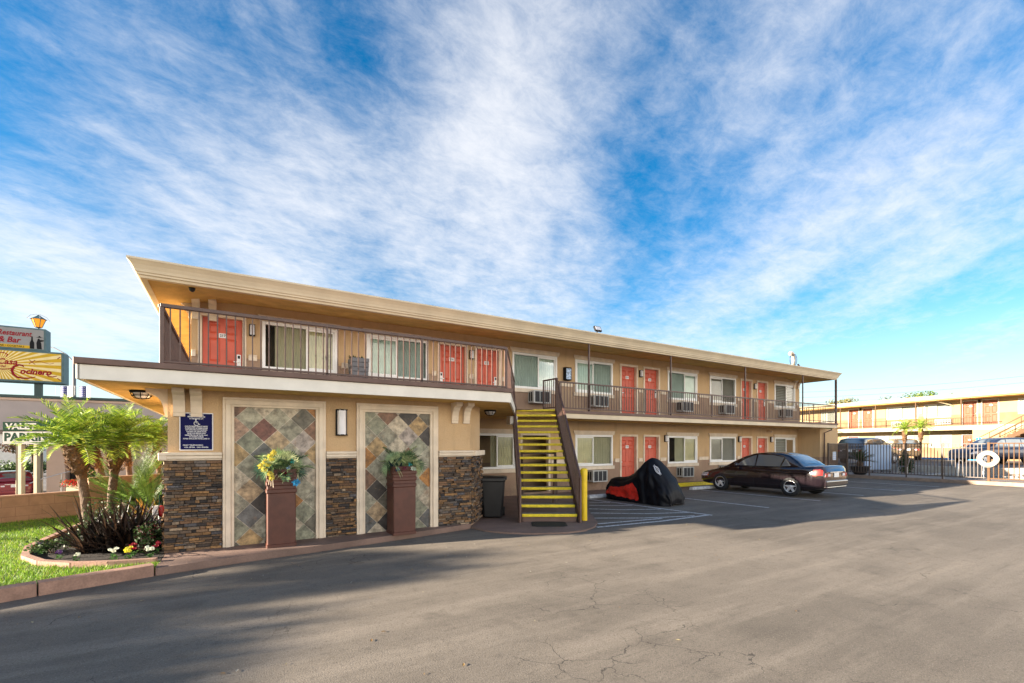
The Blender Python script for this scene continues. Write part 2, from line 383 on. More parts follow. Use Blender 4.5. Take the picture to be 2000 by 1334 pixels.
# ------------------------------------------------------------------ camera, sun, sky
cam = bpy.data.objects.new('camera', bpy.data.cameras.new('camera')); COL.objects.link(cam)
cam.location = (0, 0, 1.75); cam.rotation_euler = (R(90), 0, -math.atan2(.519, .8547))
cam.data.sensor_width = 36; cam.data.lens = 36 * 905 / 2000; cam.data.shift_y = .1005; cam.data.clip_end = 3000; cam.data.clip_start = .05
SC.camera = cam
SUN_EL = R(13.6); sd = Vector((-.979 * math.cos(SUN_EL), .203 * math.cos(SUN_EL), math.sin(SUN_EL)))
sl = bpy.data.lights.new('sun', 'SUN'); sl.energy = 5.0; sl.angle = R(.5); sl.color = (1, .86, .68)
so = bpy.data.objects.new('sun', sl); COL.objects.link(so); so.rotation_euler = sd.to_track_quat('Z', 'Y').to_euler()
so.location = (-40, 10, 40)
W = bpy.data.worlds.new('World'); SC.world = W; W.use_nodes = True
def world():
    n = W.node_tree; bg = n.nodes['Background']
    sky = nd(n, 'ShaderNodeTexSky', sky_type='NISHITA', sun_disc=False)
    sky.sun_elevation = SUN_EL; sky.sun_rotation = math.atan2(sd.x, sd.y); sky.air_density = 1.0; sky.dust_density = .6; sky.ozone_density = 2.0
    hs = nd(n, 'ShaderNodeHueSaturation'); hs.inputs['Saturation'].default_value = SKYSAT; hs.inputs['Value'].default_value = SKYVAL
    n.links.new(sky.outputs[0], hs.inputs['Color'])
    g = nd(n, 'ShaderNodeTexCoord').outputs['Generated']
    s = nd(n, 'ShaderNodeSeparateXYZ'); n.links.new(g, s.inputs[0])
    z = mth(n, 'MAXIMUM', s.outputs[2], 0); zz = mth(n, 'ADD', z, .10)
    cb = nd(n, 'ShaderNodeCombineXYZ'); n.links.new(mth(n, 'DIVIDE', s.outputs[0], zz), cb.inputs[0]); n.links.new(mth(n, 'DIVIDE', s.outputs[1], zz), cb.inputs[1])
    v = cb.outputs[0]                                                     # where the ray meets a flat cloud layer
    def streak(ang, sa, sl_, loc, det=8, rough=.62, dist=.5):
        r_ = mapv(n, v, (1,1,1), (0,0,0), (0,0,R(ang)))
        return noise(n, mapv(n, r_, (sa, sl_, 1), loc), 1.0, det, rough, dist)
    a = streak(31, 2.0, .65, CL1, 10, .60, .35)      # long wisps running away from the viewer
    b_ = streak(58, 2.4, .9, (3.3, 1.2, 0), 10, .64, .3)
    f = streak(85, 11.0, 7.0, (1.1, 4.2, 0), 8, .72, .3)
    big = noise(n, mapv(n, v, (1,1,1), CL2), .42, 3, .5, .3)
    d = mth(n, 'ADD', mth(n, 'MULTIPLY', a, .55), mth(n, 'MULTIPLY', b_, .35))
    d = mth(n, 'ADD', d, mth(n, 'MULTIPLY', f, .40)); d = mth(n, 'ADD', d, mth(n, 'MULTIPLY', big, .45)); d = mth(n, 'ADD', d, .03)
    for dx, dy, dz, rad, amp in CLOUD_MASSES:                              # broad cloud banks and clear holes, by sky direction
        vm = nd(n, 'ShaderNodeVectorMath', operation='DOT_PRODUCT'); n.links.new(g, vm.inputs[0]); vm.inputs[1].default_value = (dx, dy, dz)
        d = mth(n, 'MULTIPLY_ADD', ramp(n, vm.outputs['Value'], math.cos(R(rad*1.7)), 1.0), amp*.50, d)
    cov = ramp(n, d, CLA, CLB)
    hz = ramp(n, z, .30, .0)                                              # thin veil low down
    cov = mth(n, 'MULTIPLY', cov, ramp(n, z, .90, .74))                   # clear deep blue overhead, out of view, shaped to keep shaded ground darker
    cov = mth(n, 'MAXIMUM', mth(n, 'MULTIPLY', cov, .86), mth(n, 'MULTIPLY', hz, HZ))
    cc = mixc(n, ramp(n, z, .02, .35), (.86 * CLB_, .97 * CLB_, 1.06 * CLB_), (1.0 * CLB_, 1.0 * CLB_, 1.02 * CLB_))
    # a bank of added cloud glow, unseen behind the viewer, fills the shaded room fronts
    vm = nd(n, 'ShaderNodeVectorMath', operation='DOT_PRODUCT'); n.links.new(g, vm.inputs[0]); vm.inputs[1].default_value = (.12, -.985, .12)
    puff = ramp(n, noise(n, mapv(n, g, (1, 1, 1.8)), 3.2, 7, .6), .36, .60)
    fill_bank = mth(n, 'MULTIPLY', mth(n, 'MULTIPLY', ramp(n, vm.outputs['Value'], .10, .70), puff), mth(n, 'MULTIPLY', ramp(n, s.outputs[2], .0, .03), ramp(n, s.outputs[2], .42, .22)))
    sky_c = mixc(n, cov, hs.outputs[0], cc)
    n.links.new(mixc(n, fill_bank, sky_c, (1.0 * FILL_BANK, .90 * FILL_BANK, .76 * FILL_BANK)), bg.inputs[0]); bg.inputs[1].default_value = SKYS
FILL_BANK = 22.0; SKYS = .05; SKYSAT = 1.5; SKYVAL = 1.0; CLA = .69; CLB = 1.25; CLB_ = 4.3; HZ = .62; CL1 = (0, 0, 0); CL2 = (3.1, 1.3, 0)
CLOUD_MASSES = [(-0.227, 0.858, 0.461, 11, -0.18), (-0.139, 0.902, 0.408, 9, -0.13), (-0.234, 0.814, 0.532, 10, -0.15), (0.135, 0.801, 0.583, 7, -0.15), (0.073, 0.776, 0.626, 6, -0.1), (0.243, 0.714, 0.657, 6, -0.08), (0.636, 0.552, 0.539, 8, -0.07), (0.736, 0.438, 0.517, 8, -0.06), (0.681, 0.579, 0.448, 6, -0.08), (0.893, 0.388, 0.227, 6, -0.12), (-0.203, 0.962, 0.181, 8, 0.1), (-0.014, 0.841, 0.541, 10, 0.16), (-0.079, 0.928, 0.364, 10, 0.16), (0.12, 0.92, 0.373, 9, 0.14), (0.346, 0.789, 0.508, 9, 0.2), (0.431, 0.644, 0.632, 9, 0.16), (0.477, 0.786, 0.394, 10, 0.14), (0.81, 0.464, 0.359, 10, 0.1), (0.81, 0.28, 0.516, 10, 0.12), (-0.213, 0.93, 0.301, 8, 0.14), (0.897, 0.249, 0.366, 9, 0.06), (0.346, 0.648, 0.679, 8, 0.1), (-0.21, 0.914, 0.348, 9, 0.16), (-0.17, 0.946, 0.277, 8, 0.14), (0.869, 0.334, 0.365, 9, 0.08)]
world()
SC.view_settings.view_transform = 'Standard'; SC.view_settings.look = 'None'; SC.view_settings.gamma = 1; SC.view_settings.use_curve_mapping = False
SC.view_settings.exposure = 2.36
SC.cycles.max_bounces = 8; SC.cycles.transparent_max_bounces = 12; SC.cycles.sample_clamp_indirect = 6

# ------------------------------------------------------------------ ground and paving
def sheet(name, poly, z, mat):
    m = MB(); m.add([(x, y, z) for x, y in poly], [tuple(range(len(poly)))]); o = m.build(name, mat); o['kind'] = 'structure'; return o
def slab(name, poly, z0, z1, mat, bev=0):
    m = MB(); m.prism(poly, z0, z1); o = m.build(name, mat, bev=bev); o['kind'] = 'structure'; return o
sheet('ground', [(-1500,-1500),(1500,-1500),(1500,1500),(-1500,1500)], -1.55, MT['asphalt2'])
slab('parking_lot', [(-40,-40),(70,-40),(70,60),(-1.5,60),(-1.5,15.7),(-8,11.8),(-40,-7.4)], -1.6, 0, MT['asphalt'])
def off(path, d):
    out = []
    for i, p in enumerate(path):
        a = Vector(path[max(i-1,0)]); b = Vector(path[min(i+1,len(path)-1)]); t = (b - a).normalized(); out.append((p[0] - t.y*d, p[1] + t.x*d))
    return out
# left kerb, lawn, bed
kerb = [(-30,-6.0),(-14,1.9),(-8,5.0),(-4.6,6.45),(-2.9,7.05),(-1.9,7.4),(-.86,7.72)]
kb = off(kerb, .17)
m = MB()
for i in range(len(kerb)-1):
    n_ = max(1, int((Vector(kerb[i+1]) - Vector(kerb[i])).length / .95))
    for k in range(n_):
        def L(a, b, t): return (a[0] + (b[0]-a[0])*t, a[1] + (b[1]-a[1])*t)
        t0 = k / n_ + .006; t1 = (k+1) / n_ - .006
        a, b, c, d = L(kerb[i],kerb[i+1],t0), L(kerb[i],kerb[i+1],t1), L(kb[i],kb[i+1],t1), L(kb[i],kb[i+1],t0)
        m.prism([a, b, c, d], -.02, .15)
o = m.build('kerb', MT['curb'], bev=.018, seg=2); o['kind'] = 'structure'
lawn = kb + [(-.84,8.0),(-.84,15.9),(-1.5,15.55),(-8,11.65),(-30,-1.6)]
slab('lawn', lawn, -.02, .085, MT['lawn'])
bed_edge = [(-1.9,14.6),(-2.5,13.2),(-2.62,11.5),(-2.68,10.2),(-2.5,9.4),(-2.2,8.86),(-1.8,8.5),(-1.4,8.33),(-.88,8.2)]
slab('planting_bed', bed_edge + [(-.84,8.2),(-.84,14.6)], .05, .105, MT['soil'])
m = MB(); ob = off(bed_edge, -.09)
for i in range(len(bed_edge)-1):
    m.prism([ob[i], ob[i+1], bed_edge[i+1], bed_edge[i]], .04, .155)
o = m.build('bed_edging', MT['curb'], bev=.012); o['kind'] = 'structure'
# apron in front of the stone wall, pad under the stair and walk along the rooms
apr = [(-.86,7.72),(.2,7.93),(1.5,8.12),(3.0,8.38),(4.27,8.66)]
m = MB(); m.prism(apr + [(4.27,8.9),(-.84,8.9)], -.02, .105); o = m.build('apron', MT['concrete'], bev=.03, seg=2); o['kind'] = 'structure'
pad = [(4.29,8.7),(4.36,8.2),(4.6,7.8),(5.0,7.46),(5.6,7.2),(6.1,7.2),(6.55,7.42),(6.95,7.8),(7.3,8.3),(8.3,9.75),(9.25,11.1),(9.7,12.1),(12.6,12.3),(12.6,13.6),(4.29,13.6)]
slab('walkway', pad, -.02, .032, MT['concrete'], .008)
slab('rear_walkway', [(12.62,12.86),(30,12.86),(30,13.6),(12.62,13.6)], -.02, .12, MT['concrete'], .015)
m = MB(); m.box(12.7,12.72,-.01,26.0,12.85,.15); o = m.build('yellow_kerb', MT['yellow'], bev=.015); o['kind'] = 'structure'
# painted bay lines
m = MB()
def line(pts, w=.09, z=.005):
    for a, b in zip(pts, pts[1:]):
        a = Vector((a[0],a[1],z)); b = Vector((b[0],b[1],z)); t = (b-a).normalized(); s_ = Vector((-t.y,t.x,0))*w/2
        m.quad(a-s_, b-s_, b+s_, a+s_)
for x, y1 in ((12.7,7.25),(15.6,7.3),(18.5,7.3),(21.6,7.2),(25.0,7.2)): line([(x-.2,11.4),(x,y1)])
line([(9.75,11.4),(10.15,7.2)]); line([(10.15,7.28),(8.4,7.25),(6.6,7.42)])
line([(6.9,7.72),(8.7,7.5)], .08, .006)
for a, b, c in (((9.25,10.75),(9.45,10.6),(9.72,10.35)),((8.78,10.2),(9.2,9.9),(9.82,9.55)),((8.3,9.65),(9.0,9.0),(9.93,8.6)),((7.82,9.05),(8.9,8.25),(10.02,7.8)),((7.3,8.4),(8.4,7.75),(9.7,7.36))): line([a, b, c], .08, .0065)
o = m.build('bay_markings', MT['line'], recalc=False); o['kind'] = 'structure'
# grass
m = MB(); rg = random.Random(3)
def inpoly(x, y, P):
    c = False
    for i in range(len(P)):
        (x1, y1), (x2, y2) = P[i], P[i-1]
        if (y1 > y) != (y2 > y) and x < (x2-x1)*(y-y1)/(y2-y1)+x1: c = not c
    return c
bedp = ob + [(-.7,8.1),(-.7,14.7)]
cnt = 0
while cnt < 62000:
    y = 6.2 + 9.5 * rg.random() ** 1.4; x = -.8 - 8.2 * rg.random() ** 1.35
    if not inpoly(x, y, lawn) or inpoly(x, y, bedp): continue
    cnt += 1
    a = rg.random() * 6.28; h = .03 + .035 * rg.random(); w = .0035 + .003 * rg.random(); lx = rg.gauss(0,.02); ly = rg.gauss(0,.02)
    t = rg.random(); m.cc = (.12 + .14*t, .26 + .12*t, .012 + .02*t) if rg.random() > .08 else (.34,.30,.10)
    dx = math.cos(a)*w; dy = math.sin(a)*w
    m.add([(x-dx,y-dy,.08),(x+dx,y+dy,.08),(x+lx,y+ly,.08+h)], [(0,1,2)])
lv = MB(); rl = random.Random(17)
for k in range(90):
    x = rl.uniform(-2.5, 9); y = rl.uniform(2.2, 7.6) if rl.random() < .7 else rl.uniform(6.5, 7.6)
    if y > 7.2 + .1*max(0, x): continue
    a = rl.uniform(0, 6.28); l = rl.uniform(.012,.03); w = l*.4; c, s_ = math.cos(a), math.sin(a); z = .006; lv.cc = rl.choice(((.30,.19,.07),(.20,.12,.05),(.36,.30,.16),(.45,.42,.36)))
    lv.add([(x-c*l,y-s_*l,z),(x+s_*w,y-c*w,z+.006),(x+c*l,y+s_*l,z+.003),(x-s_*w,y+c*w,z+.005)], [(0,1,2,3)])
tag(lv.build('fallen_leaves', MT['leaf'], recalc=False), 'scattered dry leaf bits lying on the asphalt drive', 'leaves', kind='stuff')
o = m.build('grass', MT['grassb'], recalc=False); tag(o, 'bright green mown grass of the lawn beside the kerb', 'grass', kind='stuff')
# ------------------------------------------------------------------ the motel
WY = 13.3
motel = thing('motel_building', 'two-storey tan stucco motel with coral doors, stone-clad end and long open balcony', 'building', (12, 13.3, 0))
cols = [  # windows and doors along the rooms: kind, x0, x1 (same bays on both floors)
 ('w',10.77,12.62),('d',13.09,13.90),('d',14.38,15.18),('w',15.75,17.67),('w',18.55,20.5),('d',20.96,21.74),('d',22.30,23.10),('w',23.78,25.73)]
UP = [('d',-.58,.25),('w',.68,2.49),('w',3.27,5.11),('d',5.49,6.35),('d',6.75,7.56),('w',8.08,9.95)] + cols
LO = [('w',6.5,8.23),('o',8.5,9.55)] + cols
def wall_sheet(m, x0, x1, z0, z1, y, ops, rev=.15):
    xs = sorted({x0, x1} | {o[0] for o in ops} | {o[1] for o in ops}); zs = sorted({z0, z1} | {o[2] for o in ops} | {o[3] for o in ops})
    for a, b in zip(xs, xs[1:]):
        for c, d in zip(zs, zs[1:]):
            cx, cz = (a+b)/2, (c+d)/2
            if any(o[0] < cx < o[1] and o[2] < cz < o[3] for o in ops): continue
            m.quad((a,y,c),(b,y,c),(b,y,d),(a,y,d))
    for a, b, c, d in ops:
        m.quad((a,y,c),(a,y,d),(a,y+rev,d),(a,y+rev,c)); m.quad((b,y,c),(b,y+rev,c),(b,y+rev,d),(b,y,d))
        m.quad((a,y,d),(b,y,d),(b,y+rev,d),(a,y+rev,d)); m.quad((a,y,c),(a,y+rev,c),(b,y+rev,c),(b,y,c))
FU, FL = 2.82, .1
ops_u = []; ops_l = []
for k, a, b in UP: ops_u.append((a-.02, b+.02, FU, 4.85) if k == 'd' else (a, b, 3.66, 4.87))
for k, a, b in LO: ops_l.append((a-.02, b+.02, FL, 2.08) if k in 'do' else (a, b, .94, 2.11))
m = MB()
wall_sheet(m, -.8, 26.2, 2.6, 5.5, WY, ops_u); wall_sheet(m, 4.9, 26.1, 0, 2.6, WY, ops_l)
# ends, back and the inside partitions that keep the rooms dark
m.quad((-.8,WY,2.6),(-.8,WY,5.5),(-.8,21.8,5.5),(-.8,21.8,2.6)); m.quad((26.2,WY,2.6),(26.2,21.8,2.6),(26.2,21.8,5.5),(26.2,WY,5.5))
m.quad((26.1,WY,0),(26.1,21.8,0),(26.1,21.8,2.6),(26.1,WY,2.6)); m.quad((-.82,21.8,0),(-.82,21.8,5.5),(26.2,21.8,5.5),(26.2,21.8,0))
m.quad((-.8,WY+1.2,2.6),(26.2,WY+1.2,2.6),(26.2,WY+1.2,5.5),(-.8,WY+1.2,5.5)); m.quad((4.9,WY+1.2,0),(26.1,WY+1.2,0),(26.1,WY+1.2,2.6),(4.9,WY+1.2,2.6))
# projecting ground-floor block
for a, b in (((-.82,21.8),(-.82,8.76)),((-.82,8.76),(4.3,8.76)),((4.3,8.76),(4.9,9.5)),((4.9,9.5),(4.9,WY))):
    m.quad((a[0],a[1],0),(b[0],b[1],0),(b[0],b[1],2.6),(a[0],a[1],2.6))
# service block at the far end
m.prism([(26.02,12.2),(27.9,12.2),(27.9,16),(26.02,16)], 0, 2.56)
wall = m.build('wall', MT['stucco'], motel)
# deck / balcony slab
deck = [(-1.64,22),(-1.64,7.94),(4.75,7.94),(7.44,12.06),(8.56,11.45),(8.7,11.6),(26.36,11.6),(26.36,22)]
m = MB(); m.prism(deck, 2.6, 2.8); m.build('balcony_slab', MT['soffit'], motel)
m = MB()
m.box(-1.66,7.9,2.585,4.77,7.938,2.775); m.box(-1.68,7.9,2.585,-1.642,22,2.775)
m.bar((4.8,7.98,2.68),(7.4,11.97,2.68),.04,.19)
m.build('white_fascia', MT['white'], motel, bev=.004)
m = MB()
m.box(-1.70,7.86,2.78,4.80,7.96,2.86); m.box(-1.72,7.965,2.78,-1.62,22,2.86); m.bar((4.79,7.99,2.82),(7.4,11.95,2.82),.08,.08)
m.prism([(-1.615,7.965),(4.72,7.965),(7.35,11.95),(8.5,11.5),(8.75,11.63),(26.3,11.63),(26.3,13.29),(-1.615,13.29)], 2.803, 2.822)
m.build('deck_edge', MT['brownp'], motel, bev=.006)
m = MB(); m.box(8.75,11.55,2.575,26.38,11.597,2.725); m.box(26.362,11.6,2.575,26.40,16,2.725); m.build('tan_fascia', MT['fascia'], motel, bev=.004)
m = MB(); m.box(8.72,11.52,2.728,26.42,11.592,2.815); m.box(26.364,11.6,2.728,26.42,16,2.815); m.build('brown_edge_band', MT['brownp'], motel, bev=.004)
# roof: flared fascia swept round, hipped soffit, low roof
x0, x1, y0, y1 = -1.52, 26.28, 11.56, 23.3
prof = [(-.10,5.03),(0,5.03),(.012,5.075),(.045,5.085),(.05,5.12),(.07,5.13),(.085,5.18),(.12,5.25),(.165,5.31),(.185,5.33),(.185,5.365),(-.05,5.385)]
m = MB(); rows = []
for o, z in prof: rows.append([(x0-o,y0-o,z),(x1+o,y0-o,z),(x1+o,y1+o,z),(x0-o,y1+o,z)])
for i in range(len(rows)-1):
    for j in range(4):
        k = (j+1) % 4; m.quad(rows[i][j], rows[i][k], rows[i+1][k], rows[i+1][j])
m.build('roof_fascia', MT['fascia'], motel)
m = MB(); i_ = 1.78; zi = 5.03 + i_ * .115
oc = [(x0+.02,y0+.02,5.04),(x1-.02,y0+.02,5.04),(x1-.02,y1-.02,5.04),(x0+.02,y1-.02,5.04)]; ic = [(x0+i_,y0+i_,zi),(x1-i_,y0+i_,zi),(x1-i_,y1-i_,zi),(x0+i_,y1-i_,zi)]
for j in range(4): k = (j+1) % 4; m.quad(oc[j], ic[j], ic[k], oc[k])
m.quad(*ic); m.build('roof_soffit', MT['soffit'], motel)
m = MB(); ry = (y0+y1)/2; rz = 5.38 + (ry-y0)*.1
A_ = [(x0-.04,y0-.04,5.375),(x1+.04,y0-.04,5.375),(x1+.04,y1+.04,5.375),(x0-.04,y1+.04,5.375)]; r0 = (x0+6,ry,rz); r1 = (x1-6,ry,rz)
m.add(A_+[r0,r1], [(0,1,5,4),(1,2,5),(2,3,4,5),(3,0,4)]); m.build('roof', MT['cream2'], motel)
# trim bands
def gaps(ops, a, b, pad):
    out = []; cur = a
    for o in sorted(ops):
        if o[0]-pad > cur: out.append((cur, o[0]-pad))
        cur = max(cur, o[1]+pad)
    if cur < b: out.append((cur, b))
    return out
for ops, z0, z1, a in ((ops_u,3.84,3.99,-.79),(ops_l,1.06,1.2,4.93)):
    for g0, g1 in gaps(ops, a, 26.05, .11):
        m = MB(); m.box(g0, WY-.035, z0, g1, WY-.002, z1-.03); m.box(g0, WY-.05, z1-.0301, g1, WY-.001, z1); m.build('band_trim', MT['trim'], motel, bev=.005)
# windows
def slat_cloth(m, xa, xb, z0, z1, y, pitch=.085, amp=.016):
    n_ = max(2, int((xb-xa)/pitch*2)); pts = [(xa+(xb-xa)*i/n_, y+(amp if i % 2 else -amp)) for i in range(n_+1)]
    for (ax, ay), (bx, by) in zip(pts, pts[1:]): m.quad((ax,ay,z0),(bx,by,z0),(bx,by,z1),(ax,ay,z1))
def hslats(m, xa, xb, z0, z1, y, p=.06):
    z = z0
    while z < z1:
        m.quad((xa,y-.02,z),(xb,y-.02,z),(xb,y+.015,z+p*.8),(xa,y+.015,z+p*.8)); z += p
def window(x0, x1, z0, z1, y=WY, parent=motel, screen=1, cloth='blind', style='v', open_left=0, sill=1, head=1, vin='vinyl'):
    m = MB(); f = .075; yo, yi = y-.028, y+.07
    m.box(x0,yo,z0,x0+f,yi,z1); m.box(x1-f,yo,z0,x1,yi,z1); m.box(x0+f,yo+.001,z0,x1-f,yi,z0+f); m.box(x0+f,yo+.001,z1-f,x1-f,yi,z1)
    xm = (x0+x1)/2 + (.12 if screen == 0 else -.03)
    w = m.build('window', MT[vin], parent, bev=.006)
    m = MB(); s = .045; xa, xb = (x0+f, xm) if screen else (xm, x1-f)
    m.box(xa,y+.0,z0+f,xa+s,y+.04,z1-f); m.box(xb-s,y+.0,z0+f,xb,y+.04,z1-f); m.box(xa+s,y+.001,z0+f,xb-s,y+.04,z0+f+s); m.box(xa+s,y+.001,z1-f-s,xb-s,y+.04,z1-f)
    m.build('sash', MT[vin], w)
    m = MB(); m.quad((xa+s,y+.02,z0+f+s),(xb-s,y+.02,z0+f+s),(xb-s,y+.02,z1-f-s),(xa+s,y+.02,z1-f-s)); m.build('pane', MT['glass'], w)
    xa2, xb2 = (xm, x1-f) if screen else (x0+f, xm)
    m = MB(); m.quad((xa2,y+.045,z0+f),(xb2,y+.045,z0+f),(xb2,y+.045,z1-f),(xa2,y+.045,z1-f)); m.build('insect_screen', MT['screen'], w)
    m = MB(); xl = x0+f+open_left
    if style == 'v': slat_cloth(m, xl, x1-f, z0+f, z1-f, y+.085)
    else: hslats(m, xl, x1-f, z0+f, z1-f, y+.085, .045 if style == 'h' else .085)
    m.build('curtain', MT[cloth], w, recalc=False)
    m = MB()
    if sill: m.box(x0-.07,y-.055,z0-.135,x1+.07,y-.002,z0-.004)
    if sill: m.build('sill', MT['trim'], w, bev=.008)
    if head:
        m = MB(); m.ext([(x0-.05,y-.002,z1+.004),(x1+.05,y-.002,z1+.004),(x1+.09,y-.002,z1+.15),(x0-.09,y-.002,z1+.15)], (0,-.05,0)); m.build('head_trim', MT['trim'], w, bev=.006)
    return w
style_u = {10.77:(1,'blindg','v',0),15.75:(0,'blindg','v',0),18.55:(1,'white','h',0),23.78:(0,'white','s',0),.68:(0,'blindy','v',.22),3.27:(1,'blindg','v',0),8.08:(0,'blindg','v',0)}
style_l = {10.77:(1,'blindy','v',0),15.75:(0,'blindy','v',.45),18.55:(1,'white','h',0),23.78:(0,'white','s',0),6.5:(0,'blindy','v',.72)}
for k, a, b in UP:
    if k == 'w': s_ = style_u[a]; window(a, b, 3.66, 4.87, screen=s_[0], cloth=s_[1], style=s_[2], open_left=s_[3])
for k, a, b in LO:
    if k == 'w': s_ = style_l[a]; window(a, b, .94, 2.11, screen=s_[0], cloth=s_[1], style=s_[2], open_left=s_[3])
# doors: six sunk panels, cream frame, number plate and card lock
def door(x0, x1, z0, z1, num, left_handle, lock=True, y=WY, parent=motel, mat='door', trim='trim'):
    m = MB(); f = .085
    m.box(x0-f,y-.03,z0,x0-.002,y+.12,z1); m.box(x1+.002,y-.03,z0,x1+f,y+.12,z1); m.box(x0-f,y-.031,z1,x1+f,y+.12,z1+f)
    fr = m.build('door_frame', MT[trim], parent, bev=.006)
    m = MB(); yd = y+.10; w = x1-x0; h = z1-z0
    us = [0,.13,.44,.56,.87,1]; vs = [0,.10,.40,.47,.76,.81,.93,1]
    P = lambda u, v, d=0: (x0+.004+(w-.008)*u, yd+d, z0+.01+(h-.014)*v)
    for i in range(5):
        for j in range(7):
            a, b, c, d = us[i],us[i+1],vs[j],vs[j+1]
            if i in (1,3) and j in (1,3,5):
                e = .03/w; g = .03/h; dp = .022
                m.quad(P(a,c),P(b,c),P(b-e,c+g,dp),P(a+e,c+g,dp)); m.quad(P(b,c),P(b,d),P(b-e,d-g,dp),P(b-e,c+g,dp))
                m.quad(P(b,d),P(a,d),P(a+e,d-g,dp),P(b-e,d-g,dp)); m.quad(P(a,d),P(a,c),P(a+e,c+g,dp),P(a+e,d-g,dp))
                e2 = e*2; g2 = g*2
                m.quad(P(a+e,c+g,dp),P(b-e,c+g,dp),P(b-e2,c+g2,.006),P(a+e2,c+g2,.006)); m.quad(P(b-e,c+g,dp),P(b-e,d-g,dp),P(b-e2,d-g2,.006),P(b-e2,c+g2,.006))
                m.quad(P(b-e,d-g,dp),P(a+e,d-g,dp),P(a+e2,d-g2,.006),P(b-e2,d-g2,.006)); m.quad(P(a+e,d-g,dp),P(a+e,c+g,dp),P(a+e2,c+g2,.006),P(a+e2,d-g2,.006))
                m.quad(P(a+e2,c+g2,.006),P(b-e2,c+g2,.006),P(b-e2,d-g2,.006),P(a+e2,d-g2,.006))
            else: m.quad(P(a,c),P(b,c),P(b,d),P(a,d))
    dr = m.build('door', MT[mat], parent, recalc=False)
    m = MB(); m.box(x0+w*.40, yd-.012, z0+h*.765, x0+w*.60, yd-.001, z0+h*.82, 0)
    m.text(num, .085, (x0+w*.5, yd-.0125, z0+h*.7925), mi=1, bold=.002, sx=.95); m.build('number_plate', [MT['wtext'], MT['signb']], dr, recalc=False)
    m = MB(); hx = x0+.075 if left_handle else x1-.075
    if lock:
        m.box(hx-.045,yd-.03,z0+.86,hx+.045,yd-.001,z0+1.16,0); m.box(hx-.025,yd-.034,z0+1.06,hx+.025,yd-.0305,z0+1.13,1); m.bar((hx,yd-.06,z0+.97),(hx+(.11 if left_handle else -.11),yd-.06,z0+.97),.02,.025,0); m.box(hx-.012,yd-.06,z0+.955,hx+.012,yd-.031,z0+.985,0)
    else:
        m.lathe([(0,-.05),(.028,-.045),(.03,-.02),(.012,-.012),(.012,0)], (hx,yd,z0+.95), 12, 0, 'y')
    m.build('handle', [MT['vinyl'], MT['signb']], dr, bev=.004)
nums_u = ['217','216','215','214','213','212','211']; nums_l = ['114','113','112','111']
i = 0
for k, a, b in UP:
    if k == 'd': door(a, b, FU, 4.83, nums_u[i], i in (1,3,5), True); i += 1
i = 0
for k, a, b in LO:
    if k == 'd': door(a, b, FL+.01, 2.06, nums_l[i], i in (0,2), False); i += 1
# open utility doorway behind the stair
m = MB(); m.box(8.40,WY-.03,FL,8.485,WY+.1,2.06); m.box(9.565,WY-.03,FL,9.65,WY+.1,2.06); m.box(8.40,WY-.031,2.06,9.65,WY+.1,2.15); m.build('door_frame', MT['trim'], motel, bev=.005)
# air conditioners
def ac(x, z, parent=motel, w=.70, h=.42):
    m = MB(); y = WY-.36
    m.box(x, y+.012, z, x+w, WY-.002, z+h)
    a = m.build('air_conditioner', MT['acw'], parent, bev=.008)
    m = MB(); n_ = 5
    m.box(x-.004,y,z-.004,x+.05,y+.02,z+h+.004); m.box(x+w-.03,y,z-.004,x+w+.004,y+.02,z+h+.004); m.box(x+.05,y+.001,z-.004,x+w-.03,y+.02,z+.03); m.box(x+.05,y+.001,z+h-.03,x+w-.03,y+.02,z+h+.004)
    for k in range(1, 3): m.box(x+.05+(w-.08)*k/3-.012,y+.001,z+.03,x+.05+(w-.08)*k/3+.012,y+.02,z+h-.03)
    m.build('case_frame', MT['acw'], a)
    m = MB()
    for k in range(3):
        xa = x+.05+(w-.08)*k/3+.015; xb = x+.05+(w-.08)*(k+1)/3-.015
        m.box(xa,y+.008,z+.035,xb,y+.0115,z+h-.035,0)
        for q in range(9): m.box(xa+(xb-xa)*(q+.4)/9,y+.004,z+.035,xa+(xb-xa)*(q+.6)/9,y+.0078,z+h-.035,1)
    for k in range(2):
        ya = y+.10+.12*k; m.box(x-.004,ya,z+.06,x-.0005,ya+.075,z+h-.05,0)
    m.build('grille', [MT['dark'], MT['grey']], a)
for x in (11.4,16.28,19.2,24.15): ac(x, 3.15)
ac(8.72, 3.16)
for x in (11.33,16.3,19.2,24.15): ac(x, .37)
# wall lamps: dark back plate with a white half-cylinder glass and two bars
def wall_lamp(x, z, w=.13, h=.28, y=WY, parent=motel):
    m = MB(); m.box(x-w/2, y-.055, z-h/2, x+w/2, y-.0015, z+h/2); m.box(x-w/2, y-.12, z+h/2-.02, x+w/2, y-.05, z+h/2); m.box(x-w/2, y-.12, z-h/2, x+w/2, y-.05, z-h/2+.02)
    l = m.build('wall_lamp', MT['signb'], parent, bev=.004)
    m = MB(); m.tube([(x,y-.062,z-h/2+.022),(x,y-.062,z+h/2-.022)], w*.40, 14); m.build('lamp_shade', MT['lampglass'], l)
    m = MB()
    for s_ in (-1,1): m.tube([(x+s_*w*.22,y-.118,z-h/2+.01),(x+s_*w*.22,y-.118,z+h/2-.01)], .006, 6)
    m.build('lamp_bar', MT['steel'], l)
for x in (.46,6.55,14.13,22.02): wall_lamp(x, 4.60)
for x in (15.6,20.75,23.45): wall_lamp(x, 2.0)
wall_lamp(1.705, 2.145, .19, .47, 8.76)
